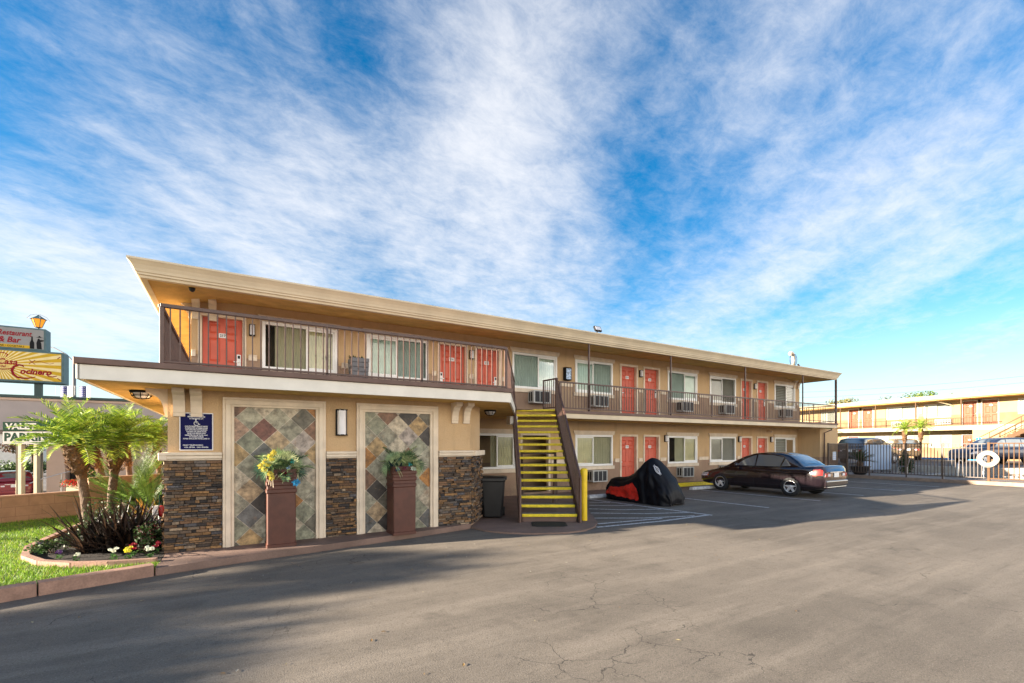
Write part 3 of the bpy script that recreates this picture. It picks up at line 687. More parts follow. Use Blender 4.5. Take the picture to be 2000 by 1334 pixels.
# glass-fronted cabinet on the upper wall
m = MB(); m.box(10.22,WY-.16,4.05,10.5,WY-.001,4.52); c = m.build('wall_cabinet', MT['signb'], motel, bev=.01)
m = MB(); m.box(10.25,WY-.164,4.09,10.47,WY-.161,4.47); m.build('cabinet_door', MT['teal_art'], c)
# curved eave brackets
bp = [(0,0),(.07,0),(.07,.05),(.085,.06),(.10,.15),(.15,.24),(.25,.315),(.40,.35),(.44,.36),(.44,.42),(0,.42)]
def bracket(x0, x1, z, y=WY, d='f', sc=1, parent=motel):
    m = MB()
    if d == 'f': m.ext([(x0, y-.001-a*sc, z+b*sc) for a, b in bp], (x1-x0,0,0))
    else: m.ext([(x0-.001-a*sc, y, z+b*sc) for a, b in bp], (0,x1-x0,0)) if False else m.ext([(d-.001-a*sc, x0, z+b*sc) for a, b in bp], (0,x1-x0,0))
    m.build('bracket', MT['trim'], parent, bev=.006)
bp = [(a*.62,b) for a, b in bp]
bracket(-.75,-.60,2.18,8.76); bracket(-.53,-.38,2.18,8.76); bracket(3.86,4.0,2.18,8.76); bracket(4.12,4.26,2.18,8.76)
bracket(8.82,8.97,2.18,0,-.82); bracket(9.12,9.27,2.18,0,-.82)
bracket(-.78,-.62,4.72,WY,'f',1.15); bracket(-.45,-.29,4.72,WY,'f',1.15); bracket(25.55,25.7,4.72,WY,'f',1.15); bracket(25.95,26.1,4.72,WY,'f',1.15)
bracket(13.4,13.55,4.72,0,-.8,1.15); bracket(13.75,13.9,4.72,0,-.8,1.15)
# railings (balusters are the pattern of each railing)
def railing(name, a, b, zt, zb, pitch, posts, wtop=.06, htop=.05, bal=.017, lab=None, bottom=True):
    a = Vector(a); b = Vector(b); L_ = (b-a).length; t = (b-a)/L_
    m = MB(); m.bar((a.x,a.y,zt-htop/2),(b.x,b.y,zt-htop/2), wtop, htop)
    if bottom: m.bar((a.x,a.y,zb+.0),(b.x,b.y,zb+.0), .04, .03)
    o = m.build('railing', MT['brown'], motel, bev=.004)
    m = MB(); n_ = int(L_/pitch)
    for i in range(1, n_+1):
        p = a + t*(L_*i/(n_+1)); m.bar((p.x,p.y,zb-.02),(p.x,p.y,zt-htop), bal, bal, up=(t.x,t.y,0))
    m.build('balusters', MT['brown'], o)
    for s_, w_ in posts:
        p = a + t*(L_*s_); m = MB(); m.bar((p.x,p.y,zb-.06),(p.x,p.y,zt-htop+.002), w_, w_, up=(t.x,t.y,0)); m.build('post', MT['brown'], o, bev=.003)
railing('r', (-.83,8.0), (4.73,8.0), 3.70, 2.90, .113, ((0.003,.05),(.39,.04),(.68,.04),(.997,.05)))
railing('r', (-.83,8.03), (-.83,13.25), 3.70, 2.90, .113, ((.5,.04),(.99,.04)))
railing('r', (4.75,8.05), (7.36,12.0), 3.70, 2.90, .113, ((.5,.04),(.98,.05)))
railing('r', (8.72,11.585), (26.33,11.585), 3.73, 2.90, .118, [(.003,.05)]+[((x-8.72)/17.61,.035) for x in (10.0,12.55,13.8,16.3,19.1,21.4,24.1)]+[(.997,.04)], .05, .045, .016)
railing('r', (26.33,11.62), (26.33,16.0), 3.73, 2.90, .118, ((.99,.04),), .05, .045, .016)
railing('r', cam2w(1.40,14.24), cam2w(1.0,14.8), 3.80, 2.90, .11, ((.02,.04),(.98,.04)), .05, .04, .016)
# slim balcony posts
m0 = None
for x in (10.0,13.95,18.6,23.2):
    m = MB(); m.bar((x,11.63,2.8),(x,11.63,5.06), .045, .045); m.build('balcony_post', MT['brown'], motel)
m = MB(); m.cyl((26.33,11.60), .055, 2.6, 5.06, 14); m.build('corner_post', MT['brown'], motel)
m = MB(); m.tube([(26.55,11.9,2.75),(26.55,11.9,2.5),(26.3,12.12,2.35),(26.3,12.14,.1)], .035, 8); m.build('downspout', MT['brown'], motel)
# caged soffit lights
def cage(x, y, z, parent=motel):
    m = MB(); m.lathe([(0,0),(.15,0),(.16,-.02),(.14,-.035),(0,-.035)], (x,y,z-.002), 20)
    l = m.build('soffit_light', MT['signb'], parent)
    m = MB(); m.lathe([(.12,-.036),(.115,-.07),(.09,-.105),(.04,-.12),(0,-.122)], (x,y,z), 18); m.build('lamp_shade', MT['lampglass'], l)
    m = MB()
    for k in range(4):
        a = math.pi*k/4; pts = [(x+math.cos(a)*r_, y+math.sin(a)*r_, z+h_) for r_, h_ in ((-.14,-.036),(-.125,-.085),(-.09,-.12),(0,-.135),(.09,-.12),(.125,-.085),(.14,-.036))]; m.tube(pts, .006, 5)
    m.tube([(x+.128*math.cos(t*.3142),y+.128*math.sin(t*.3142),z-.08) for t in range(21)], .006, 5); m.build('cage', MT['signb'], l)
cage(-1.2,9.3,2.6); cage(5.5,10.1,2.6)
# dome camera on the upper soffit, bullet camera low on the rooms
m = MB(); m.lathe([(0,0),(.055,0),(.06,-.03),(.05,-.07),(.025,-.095),(0,-.1)], (-.7,11.95,5.09), 14); m.build('security_camera', MT['black'], motel)
m = MB(); m.tube([(23.2,WY-.01,2.42),(23.2,WY-.12,2.42)], .02, 8); m.tube([(23.05,WY-.26,2.38),(23.28,WY-.10,2.44)], .045, 10); m.build('security_camera', MT['trim'], motel)
# floodlights and vent pipe on the roof edge
def flood(x, y, z, rz=0):
    m = MB(); m.T = Matrix.Translation((x,y,z)) @ Matrix.Rotation(rz,4,'Z') @ Matrix.Rotation(R(-28),4,'X')
    m.box(-.14,-.035,-.09,.14,.035,.11); f = m.build('floodlight', MT['signb'], motel, bev=.01)
    m2 = MB(); m2.T = m.T; m2.box(-.11,-.04,-.06,.11,-.0355,.08); m2.build('lamp_lens', MT['lampglass'], f)
    m2 = MB(); m2.bar((x,y+.03,z-.18),(x,y+.03,z-.02), .03, .03); m2.build('bracket', MT['signb'], f)
flood(10.35,11.6,5.55); flood(24.8,12.6,5.75, .3)
m = MB(); m.tube([(25.0,13.0,5.5),(25.0,13.0,6.35),(24.96,13.0,6.45),(24.84,13.0,6.5),(24.72,13.0,6.47),(24.66,13.0,6.4)], .075, 10); v = m.build('vent_pipe', MT['trim'], motel)
m = MB()
for q in range(3): m.tube([(24.7+.22*math.cos(t*.449)+.02*q, 12.9-.05*q, 6.1+.28*math.sin(t*.449)) for t in range(15)], .014, 5)
m.build('cable_loop', MT['black'], v)
# white junction box and pipe where the side deck meets the stair
m = MB(); bx_, by_ = cam2w(.0,13.6); m.box(bx_-.13,by_-.1,2.33,bx_+.13,by_+.1,2.58); m.build('junction_box', MT['white'], motel, bev=.01)

# ------------------------------------------------------------------ stone-clad front
def ledger(p0, p1, z0, z1, nrm, seed, depth=.05):
    """dry-stacked ledger stone, every stone modelled"""
    r = random.Random(seed); a = Vector(p0); b = Vector(p1); L_ = (b-a).length; t = (b-a)/L_; nv = Vector(nrm).normalized()
    pal = [(.19,.12,.065),(.26,.15,.065),(.12,.085,.055),(.15,.125,.10),(.24,.18,.115),(.085,.065,.05),(.32,.18,.07),(.20,.115,.06),(.115,.11,.11),(.36,.27,.17),(.045,.038,.034)]
    wts = [6,6,5,3,3,5,3,6,2,1,4]
    m = MB(); z = z0; m.cc = (.018,.015,.013); bk = .02; m.quad((a.x+nv.x*bk,a.y+nv.y*bk,z0),(b.x+nv.x*bk,b.y+nv.y*bk,z0),(b.x+nv.x*bk,b.y+nv.y*bk,z1),(a.x+nv.x*bk,a.y+nv.y*bk,z1))
    while z < z1 - .012:
        h = min(r.choice((.026,.032,.038,.046,.05)), z1 - z); x = -r.random()*.15
        while x < L_:
            w = r.uniform(.05,.22); xa = max(0, x); xb = min(L_, x+w)
            if xb - xa > .008:
                d = depth + r.uniform(-.028,.026); k = r.choices(pal, wts)[0]; g = r.uniform(.55,1.05); m.cc = (k[0]*g, k[1]*g*.97, k[2]*g*1.02)
                P = lambda s, dd, zz: tuple(Vector((a.x,a.y,0)) + Vector((t.x,t.y,0))*s + Vector((nv.x,nv.y,0))*dd + Vector((0,0,zz)))
                e = .0035; tl = r.uniform(-.008,.008)
                vs = [P(xa+e,0,z+e),P(xb-e,0,z+e),P(xb-e,0,z+h-e),P(xa+e,0,z+h-e),P(xa+e,d+tl,z+e),P(xb-e,d-tl,z+e),P(xb-e,d-tl,z+h-e*1.5),P(xa+e,d+tl,z+h-e*1.5)]
                m.add(vs, [(4,5,6,7),(0,1,5,4),(1,2,6,5),(2,3,7,6),(3,0,4,7)])
            x += w
        z += h
    return m
for i, (p0, p1, nv) in enumerate((((-.86,8.757),(-.115,8.757),(0,-1)),((1.445,8.757),(1.965,8.757),(0,-1)),((3.565,8.757),(4.3,8.757),(0,-1)),((4.30,8.75),(4.9,9.49),(.777,-.63)),((-.823,14),(-.823,8.76),(-1,0)))):
    m = ledger(p0, p1, .1, 1.5, nv, 50+i); m.build('stone_veneer', MT['stone'], motel)
def cap(x0, x1, y):
    m = MB(); m.box(x0, y-.085, 1.525, x1, y-.001, 1.575); m.box(x0-.012*0, y-.105, 1.578, x1, y-.0005, 1.625); m.box(x0, y-.07, 1.502, x1, y-.002, 1.522); m.build('cap_trim', MT['trim'], motel, bev=.008)
cap(-.93,-.115,8.76); cap(1.445,1.965,8.76); cap(3.565,4.33,8.76)
m = MB(); m.bar((4.36,8.73,1.565),(4.96,9.46,1.565), .1, .11); m.build('cap_trim', MT['trim'], motel, bev=.008)
m = MB(); m.box(-.93,8.665,1.51,-.825,14,1.62); m.build('cap_trim', MT['trim'], motel, bev=.008)
def clip_poly(P, x0, x1, z0, z1):
    for ax, lim, s_ in ((0,x0,1),(0,x1,-1),(1,z0,1),(1,z1,-1)):
        out = []
        for i in range(len(P)):
            a, b = P[i-1], P[i]; da = (a[ax]-lim)*s_; db = (b[ax]-lim)*s_
            if (da >= 0) != (db >= 0):
                t = da/(da-db); out.append((a[0]+(b[0]-a[0])*t, a[1]+(b[1]-a[1])*t))
            if db >= 0: out.append(b)
        P = out
        if not P: return P
    return P
GR = (.29,.27,.20); GN = (.22,.22,.155); DK = (.12,.108,.08); RS = (.34,.15,.035); BN = (.19,.10,.06); BL = (.04,.033,.03); CR = (.46,.39,.29); OC = (.36,.24,.11); LI = (.36,.30,.26); MR = (.15,.06,.045); SL = (.12,.12,.115); PK = (.36,.23,.16); TN = (.38,.27,.16)
def slate_panel(x0, x1, z1, tiles, seed, dz, y=8.76, z0=.08):
    r = random.Random(seed); D = .405; m = MB(); m.cc = (.50,.43,.35); m.quad((x0,y-.006,z0),(x1,y-.006,z0),(x1,y-.006,z1),(x0,y-.006,z1))
    h = D/2 - .0055; row = 0; zc = z1 + dz
    while zc > z0 - D/2:
        for k in range(-1, 5):
            xc = x0 + D*k + (.2225 if row % 2 else .02)
            P = clip_poly([(xc-h,zc),(xc,zc-h),(xc+h,zc),(xc,zc+h)], x0, x1, z0, z1)
            if len(P) >= 3:
                c = tiles[row][k+1] if row < len(tiles) and k+1 < len(tiles[row]) else r.choice((GR,GN,CR,DK,LI))
                g = r.uniform(.88,1.12); m.cc = tuple(q*g for q in c); o_ = r.uniform(.008,.014)
                n_ = len(P); m.add([(px,y-o_,pz) for px, pz in P]+[(px,y-.005,pz) for px, pz in P], [tuple(range(n_))]+[(i_,(i_+1)%n_,n_+(i_+1)%n_,n_+i_) for i_ in range(n_)])
        zc -= D/2; row += 1
    p = m.build('slate_panel', MT['slate'], motel)
    return p
def panel_frame(x0, x1, z1, ix0, ix1, iz1, p, y=8.76):
    m = MB(); zb = .09
    for k, (e, d0) in enumerate(((0,.055),(.04,.07),(.115,.05))):
        e1 = (.04,.115,9)[k]
        a0 = x0+e; a1 = min(x0+e1, ix0); b1 = x1-e; b0 = max(x1-e1, ix1); t1 = z1-e; t0 = max(z1-e1, iz1)
        m.box(a0,y-d0,zb,a1,y-.001,t0); m.box(b0,y-d0,zb,b1,y-.001,t0); m.box(a0,y-d0,t0,b1,y-.001,t1)
    m.build('panel_frame', MT['trim'], motel, bev=.007, seg=2)
t1 = [[0,BN,CR,CR,RS],[GR,GR,GR,DK],[0,PK,MR,GR,BN],[GR,GN,TN,LI],[0,OC,SL,GR,OC],[GR,GR,GN,GR],[0,CR,DK,GR,CR],[GR,TN,DK,GR],[0,GR,BL,RS,GR],[GR,SL,SL,GN],[0,GN,GR,CR,DK],[DK,OC,GR,GN],[0,DK,CR,GR,GN]]
t2 = [[0,GN,BN,BL,DK],[GR,GN,CR,OC],[0,GR,GR,LI,BL],[GR,OC,CR,GN],[0,RS,GR,BN,GR],[GR,GR,GN,GR],[0,BN,GR,GR,RS],[GR,BL,GR,GR],[0,GR,DK,GR,CR],[GR,TN,GR,GN],[0,SL,BL,GR,SL],[GN,CR,GR,GN],[0,GR,BL,GN,GR]]
for (a, b, z1, ia, ib, iz, t_, sd_) in ((-.11,1.44,2.51,.05,1.275,2.36,t1,1),(1.97,3.56,2.51,2.125,3.39,2.35,t2,2)):
    tt = [[GR if c == 0 else c for c in row] for row in t_]
    p = slate_panel(ia, ib, iz, tt, sd_, .035 if sd_ == 1 else -.04); panel_frame(a, b, z1, ia, ib, iz, p)

# ------------------------------------------------------------------ blue parking notice on the stucco
sg = thing('parking_notice', 'dark blue accessible-parking notice with white lettering above the stone wall', 'sign', (-.455, 8.755, 1.66))
m = MB(); m.box(-.675,8.735,1.655,-.235,8.754,2.245); m.build('sign_board', MT['wtext'], sg, bev=.006)
m = MB(); m.box(-.66,8.7305,1.67,-.25,8.7345,2.23); m.build('sign_face', MT['navy'], sg)
m = MB(); z = 2.208
for t_, w_ in (('SPACES RESERVED FOR',.2),('PERSONS WITH DISABILITIES',.26),('IN THIS PARKING LOT',.2)):
    m.text(t_, .0275, (-.455,8.730,z), bold=.0006, sx=w_/(.0162*len(t_))); z -= .029
z = 2.03
for t_, w_ in (('UNAUTHORIZED VEHICLES PARKED',.31),('IN DESIGNATED ACCESSIBLE SPACES',.335),('NOT DISPLAYING DISTINGUISHING',.31),('PLACARDS OR LICENSE PLATES',.29),('ISSUED FOR PERSONS WITH',.265),('DISABILITIES WILL BE TOWED AWAY',.335),("AT OWNER'S EXPENSE.",.21),('TOWED VEHICLES MAY BE RECLAIMED AT',.38)):
    m.text(t_, .0265, (-.455,8.730,z), bold=.0006, sx=w_/(.0162*len(t_))); z -= .0275
m.text('OR BY TELEPHONING', .0265, (-.63,8.730,1.738), bold=.0006, align='LEFT'); m.text('CCL. EPWA   CAS. PDWSA', .0265, (-.455,8.730,1.705), bold=.0006)
# wheelchair symbol
m.lathe([(0,-.002),(.011,-.002),(.011,0)], (-.463,8.729,2.133), 10, 0, 'y')
W_ = lambda pts, r_: m.tube([(x, 8.729, z_) for x, z_ in pts], r_, 6)
W_([(-.463,2.12),(-.461,2.085),(-.435,2.085),(-.420,2.060),(-.408,2.064)], .005); W_([(-.461,2.104),(-.437,2.104)], .004)
W_([(-.455+.032*math.cos(t), 2.078+.032*math.sin(t)) for t in [2.1+.3*k for k in range(13)]], .004)
m.build('lettering', MT['wtext'], sg, recalc=False)
# ------------------------------------------------------------------ outside stair (runs along the view direction)
st = thing('staircase', 'straight open-riser outside stair with yellow-edged treads and brown plate railings', 'stairs', (*cam2w(.8, 10.3), .03))
CL, CR_ = .17, 1.49; D0, D1 = 10.27, 14.15; NR = 16; FZ0, FZ1 = .032, 2.82
rise = (FZ1-FZ0)/NR; run = (D1-D0)/(NR-1)
def S(c, d, z): x, y = cam2w(c-.035*(d-10.27), d); return (x, y, z)
def sbox(m, c0, c1, d0, d1, z0, z1, mi=0):
    m.add([S(c0,d0,z0),S(c1,d0,z0),S(c1,d1,z0),S(c0,d1,z0),S(c0,d0,z1),S(c1,d0,z1),S(c1,d1,z1),S(c0,d1,z1)], [(0,3,2,1),(4,5,6,7),(0,1,5,4),(1,2,6,5),(2,3,7,6),(3,0,4,7)], mi)
MT['tread'] = M('tread_concrete', (.24,.21,.17), .85, var=.2, vs=12, bmp=.4, bs=60, fine=.3)
for i in range(NR):
    z = FZ0 + rise*(i+1); d = D0 + run*i
    m = MB(); sbox(m, CL+.05, CR_-.05, d+.03, d+run+.03, z-.05, z); t = m.build('tread', MT['tread'], st)
    m = MB(); sbox(m, CL+.048, CR_-.048, d-.02, d+.028, z-.062, z+.003); m.build('nosing', MT['yellow'], t, bev=.012, seg=2)
m = MB(); sbox(m, CL+.06, CR_-.06, D0+.03, D0+.05, .032, FZ0+rise-.055); m.build('kick_plate', MT['brownp'], st)
sl_ = (FZ1-FZ0)/ (D1-D0+run)
for c in (CL, CR_):
    m = MB(); h = .16
    pts = [S(c-.02, D0-.12, .032), S(c-.02, D0+.12, .032), S(c-.02, D1+.1, FZ1-.30), S(c-.02, D1+.1, FZ1+.05), S(c-.02, D0-.05, FZ0+rise+.06), S(c-.02, D0-.12, FZ0+rise+.02)]
    e = Vector(cam2w(.04, 0)); m.ext(pts, (e.x, e.y, 0)); sg_ = m.build('stringer', MT['brown'], st, bev=.004)
    m = MB(); rz = lambda d: FZ0 + rise + (d-D0)*rise/run + .90
    m.bar(S(c, D0-.12, rz(D0-.12)), S(c, D1+.05, rz(D1+.05)), .05, .05); m.bar(S(c, D0-.12, rz(D0-.12)), S(c, D0-.12, .032), .05, .05)
    m.bar(S(c, D1+.05, rz(D1+.05)), S(c, D1+.05, FZ1-.2), .05, .05)
    r = m.build('handrail', MT['brown'], st, bev=.004)
    m = MB(); n_ = 40
    for k in range(1, n_):
        d = D0-.12 + (D1-D0+.17)*k/n_; zb = FZ0+rise+.04+(d-D0)*rise/run
        m.bar(S(c, d, zb-.02), S(c, d, rz(d)-.02), .024, .016, up=(.519,.8547,0))
    m.build('balusters', MT['brown'], r)
m = MB()
for c in (.34, 1.24):
    m.bar(S(c, 12.1, .03), S(c, 12.5, 1.55), .06, .06); m.bar(S(c, 13.0, .03), S(c, 12.5, 1.6), .05, .05)
m.bar(S(.34,12.5,1.52), S(1.24,12.5,1.52), .06, .06); m.build('support_leg', MT['brown'], st)
def single(name, label, cat, mb, mat, group=None, **kw): return tag(mb.build(name, mat, **kw), label, cat, group)

# yellow bollard, rubber mat
bx, by = cam2w(1.63, 10.5)
t = thing('bollard', 'yellow steel bollard beside the foot of the outside stair', 'bollard', (bx, by, .032))
m = MB(); m.lathe([(.074,.032),(.074,1.06),(.074,1.16)], (bx,by,0), 20); m.build('post', MT['bollard'], t)
m = MB(); m.lathe([(.081,1.05),(.081,1.165),(.072,1.195),(.04,1.21),(0,1.215)], (bx,by,0), 20); m.build('cap', MT['bollard'], t)
m = MB()
for a, b, h in ((9.28,9.86,.118),):
    P_ = [(.40,9.36),(.5,9.28),(1.05,9.28),(1.15,9.36),(1.15,9.78),(1.05,9.86),(.5,9.86),(.40,9.78)]
    P_ = [(c+.02, d+.38) for c, d in P_]
    m.prism([cam2w(c, d) for c, d in P_], .034, .046)
    for k in range(14):
        for q in range(7): c = .46+.05*k; d = 9.72+.07*q; sbox(m, c-.02, c+.012, d, d+.045, .0465, .054)
single('door_mat', 'black ribbed rubber mat lying in front of the bottom stair tread', 'mat', m, MT['rubber'])

# wheeled bin beside the stone corner
bx, by = 5.30, 9.6
t = thing('wheelie_bin', 'black wheeled trash bin standing between the stone corner and the stair', 'trash bin', (bx, by, .032), R(-31))
m = MB(); rows = []
for z, w, d in ((.03,.225,.24),(.06,.235,.25),(.5,.265,.29),(.86,.285,.32),(.87,.30,.335),(.90,.30,.335)):
    c = .05; rows.append([(-w+c,-d,z),(w-c,-d,z),(w,-d+c,z),(w,d-c,z),(w-c,d,z),(-w+c,d,z),(-w,d-c,z),(-w,-d+c,z)])
m.grid(rows, 0, False, True); m.add(rows[0], [tuple(range(8))]); m.add(rows[-1], [tuple(range(8))])
m.build('bin_body', MT['black'], t, world=False, bev=.01)
m = MB(); rows = []
for z, s_ in ((.903,1.03),(.935,1.03),(.955,.98),(.965,.8)): rows.append([(x*s_,y*s_,z) for x, y in ((-.27,-.34),(.27,-.34),(.32,-.29),(.32,.29),(.27,.34),(-.27,.34),(-.32,.29),(-.32,-.29))])
m.grid(rows, 0, False, True); m.add(rows[-1], [tuple(range(8))]); m.add(rows[0], [tuple(range(8))]); m.tube([(-.22,.36,.93),(-.22,.42,.93),(.22,.42,.93),(.22,.36,.93)], .018, 6)
m.build('lid', MT['black'], t, world=False, bev=.008)
for s_ in (-1,1):
    m = MB(); m.lathe([(0,-.03),(.10,-.03),(.11,-.015),(.11,.015),(.10,.03),(0,.03)], (s_*.25,.25,.11), 16, 0, 'x'); m.build('wheel', MT['rubber'], t, world=False)

# ------------------------------------------------------------------ tall planters against the slate panels
def planter(x, y, rz, label, w0=.245, H=1.25):
    t = thing('tall_planter', label, 'planter', (x, y, .1), rz, 'tall brown planters in front of the slate panels')
    m = MB(); prof = [(.218,0),(.218,.05),(.206,.06),(.208,.55),(.208,.865),(.222,.88),(.222,.925),(.210,.94),(.210,.985),(.224,1.0),(.224,1.045),(.212,1.06),(.212,1.10),(.225,1.115),(.225,1.16),(.214,1.175),(.218,H),(.196,H),(.19,1.15)]
    rows = []
    for w, z in prof:
        c = .012; rows.append([(-w+c,-w,z),(w-c,-w,z),(w,-w+c,z),(w,w-c,z),(w-c,w,z),(-w+c,w,z),(-w,w-c,z),(-w,-w+c,z)])
    m.grid(rows, 0, False, True); m.build('pot', MT['planter'], t, world=False)
    m = MB(); m.box(-.188,-.188,1.14,.188,.188,1.16); m.build('soil_top', MT['soil'], t, world=False)
    return t
P1 = (.70, 8.47, .1); P2 = (2.72, 8.46, .1)
planter(P1[0], P1[1], 0, 'tall brown ribbed planter with chipped base, left of the two, yellow flowers above it')
planter(P2[0], P2[1], 0, 'tall brown ribbed planter, right of the two, with palm leaves and no yellow flowers')
def frond(m, base, az, el0, length, n=14, lw=.012, ll=.12, droop=1.0, cols=((.10,.20,.03),), r=rnd, stem=.004, fold=.5, taper=True, cc_stem=None):
    """pinnate leaf: arching midrib with narrow leaflets both sides"""
    p = Vector(base); el = el0; seg = length / n; pts = [p.copy()]; dirs = []
    ca, sa = math.cos(az), math.sin(az)
    for i in range(n):
        d = Vector((ca*math.cos(el), sa*math.cos(el), math.sin(el))); dirs.append(d); p = p + d*seg; pts.append(p.copy()); el -= droop/n*(.5+1.2*i/n)
    m.cc = cc_stem or tuple(c*.7 for c in cols[0]); 
    m.tube(pts, [stem*(1-.75*i/n) for i in range(n+1)], 3, 0, False)
    side0 = Vector((-sa, ca, 0))
    for i in range(1, n):
        d = dirs[i]; up = side0.cross(d).normalized()*-1
        f = math.sin(math.pi*min(1, .12+.88*i/n))**.55 if taper else 1
        for s_ in (-1, 1):
            for q in (0, .5):
                l = ll*f*r.uniform(.85,1.1); v = (side0*s_*.80 + d*.62 + up*fold*r.uniform(.3,.9)).normalized()
                b = pts[i] + d*seg*q; e = b + v*l - Vector((0,0,l*.16*r.random())); wv = d*lw*.5
                mid = b + v*l*.55; k = r.choice(cols); g = r.uniform(.75,1.2); m.cc = tuple(c*g for c in k)
                m.add([b-wv*.6, b+wv*.6, mid+wv, e, mid-wv], [(0,1,2,3,4)])
def bunch(loc, label, seed, yellow):
    r = random.Random(seed); t = thing('planter_arrangement', label, 'potted plant', (loc[0], loc[1], loc[2]+1.16), 0, 'leafy arrangements in the tall planters')
    m = MB(); B = (0, 0, 0)
    gcol = ((.09,.16,.07),(.16,.24,.10),(.05,.11,.05),(.06,.13,.09)); pale = ((.52,.56,.30),(.40,.48,.24),(.27,.39,.19))
    for k in range(14):
        az = r.uniform(0, 6.28) if k % 2 else r.uniform(3.3, 6.1); el = r.uniform(.15, 1.4)
        frond(m, (r.uniform(-.12,.12), r.uniform(-.12,.12), 0), az, el, r.uniform(.42,.60), 12, .024, .15, r.uniform(.5,1.3), r.choice((gcol,pale)), r, .004)
    for k in range(44):     # fan leaves: a stalk with a spray of narrow blades
        az = r.uniform(3.0, 6.4) if k % 3 else r.uniform(0, 6.28); el = r.uniform(.05, 1.35); l = r.uniform(.16,.36); D = Vector((math.cos(az)*math.cos(el), math.sin(az)*math.cos(el), math.sin(el))); tip = D*l; fw = (Vector((0,-.8,.25))+D*.4).normalized(); sx_ = D.cross(fw).normalized(); c0 = r.choice(pale+gcol)
        m.cc = tuple(q*.6 for q in c0); m.tube([(0,0,0), tuple(tip)], .004, 3, 0, False)
        for q in range(11):
            a = -1.35+2.7*q/10; v = D*math.cos(a)+sx_*math.sin(a); bl = .15*r.uniform(.85,1.15); w_ = sx_*math.cos(a)*.009-D*math.sin(a)*.009; g = r.uniform(.8,1.25); m.cc = tuple(x*g for x in c0)
            m.add([tip, tip+v*bl*.5+w_, tip+v*bl-Vector((0,0,.03*abs(a))), tip+v*bl*.5-w_], [(0,1,2,3)])
    for k in range(60):
        az = r.uniform(0, 6.28); el = r.uniform(-.1, 1.2); l = r.uniform(.15,.30); d = Vector((math.cos(az)*math.cos(el), math.sin(az)*math.cos(el), math.sin(el))); s_ = Vector((-math.sin(az), math.cos(az), 0))*.035
        b = Vector((r.uniform(-.15,.15), r.uniform(-.15,.15), 0.02)); g = r.choice(((.02,.06,.045),(.03,.10,.07),(.07,.14,.05),(.015,.035,.05))); m.cc = g
        m.add([b, b+d*l*.5+s_, b+d*l, b+d*l*.5-s_], [(0,1,2,3)])
    m.build('foliage', MT['leaf'], t, world=False, recalc=False)
    m = MB()
    def flower(c, rad, col, n=8):
        c = Vector(c)
        for k in range(n*2):
            a = 6.28*k/n + r.random(); el = .2+.5*(k >= n); d = Vector((math.cos(a)*math.cos(el), -abs(math.sin(el))*.8, math.sin(a)*math.cos(el))); s_ = Vector((-math.sin(a)*rad*.22, 0, math.cos(a)*rad*.22)); g = r.uniform(.8,1.1); m.cc = tuple(q*g for q in col)
            m.add([c, c+d*rad*.6+s_, c+d*rad, c+d*rad*.6-s_], [(0,1,2,3)])
    if yellow:
        for c in ((-.12,-.26,.36),(-.17,-.27,.30),(-.14,-.28,.24),(-.24,-.27,.22),(-.19,-.28,.17),(-.30,-.26,.15),(-.25,-.28,.10),(-.17,-.29,.03),(-.15,-.29,-.03)): flower(c, .058, (.75,.62,.10))
        flower((.09,-.27,.12), .04, (.35,.55,.75), 5); flower((.20,-.29,-.12), .075, (.03,.28,.55), 6); flower((.15,-.26,.22), .05, (.02,.30,.25), 5); flower((.03,-.27,.02), .05, (.18,.01,.02))
    else:
        flower((.08,-.25,.13), .05, (.03,.35,.38), 6); flower((-.02,-.26,.06), .05, (.14,.02,.04)); flower((.12,-.27,.05), .045, (.55,.60,.50)); flower((-.15,-.26,.04), .05, (.02,.10,.22)); flower((.17,-.26,.04), .04, (.45,.55,.42))
    m.build('blossom', MT['petal'], t, world=False, recalc=False)
    if yellow:
        m = MB()
        for dx in (0,.025,.05): m.tube([(-.17+dx*2,-.25,.02),(-.18+dx,-.268,-.06),(-.19+dx*1.3,-.272,-.14-dx)], .004, 5)
        m.build('hanging_root', MT['trim'], t, world=False)
bunch(P1, 'green palm leaves with yellow flowers and a blue bloom, in the left planter', 11, True)
bunch(P2, 'pale green palm-leaf arrangement without yellow flowers, in the right planter', 12, False)
# slatted planter on the upper balcony
t = thing('balcony_planter', 'grey slatted tapered planter with sparse greenery on the upper balcony', 'planter', (2.93, 12.75, 2.823))
m = MB(); H_ = 1.22
for k in range(10):
    z0 = H_*k/10; w = .17+.065*k/10
    m.box(-w,-w,z0+.006,w,w,z0+H_/10-.008); m.box(-w+.012,-w+.012,z0-.004,w-.012,w-.012,z0+.008)
m.build('pot', MT['grey'], t, world=False, bev=.004)
p = thing('sparse_plant', 'sparse dark green plant growing in the grey balcony planter', 'plant', (2.93, 12.75, 4.03)); m = MB(); r = random.Random(5)
for k in range(70):
    b = Vector((r.uniform(-.2,.15), r.uniform(-.2,.2), 0)); d = Vector((r.gauss(-.3,.6), r.gauss(0,.6), r.uniform(.1,.8))).normalized(); l = r.uniform(.06,.16); s_ = d.cross(Vector((0,0,1)))*.03; m.cc = (.03,.08,.04)
    m.add([b, b+d*l*.5+s_, b+d*l, b+d*l*.5-s_], [(0,1,2,3)])
m.build('foliage', MT['leaf'], p, world=False, recalc=False)
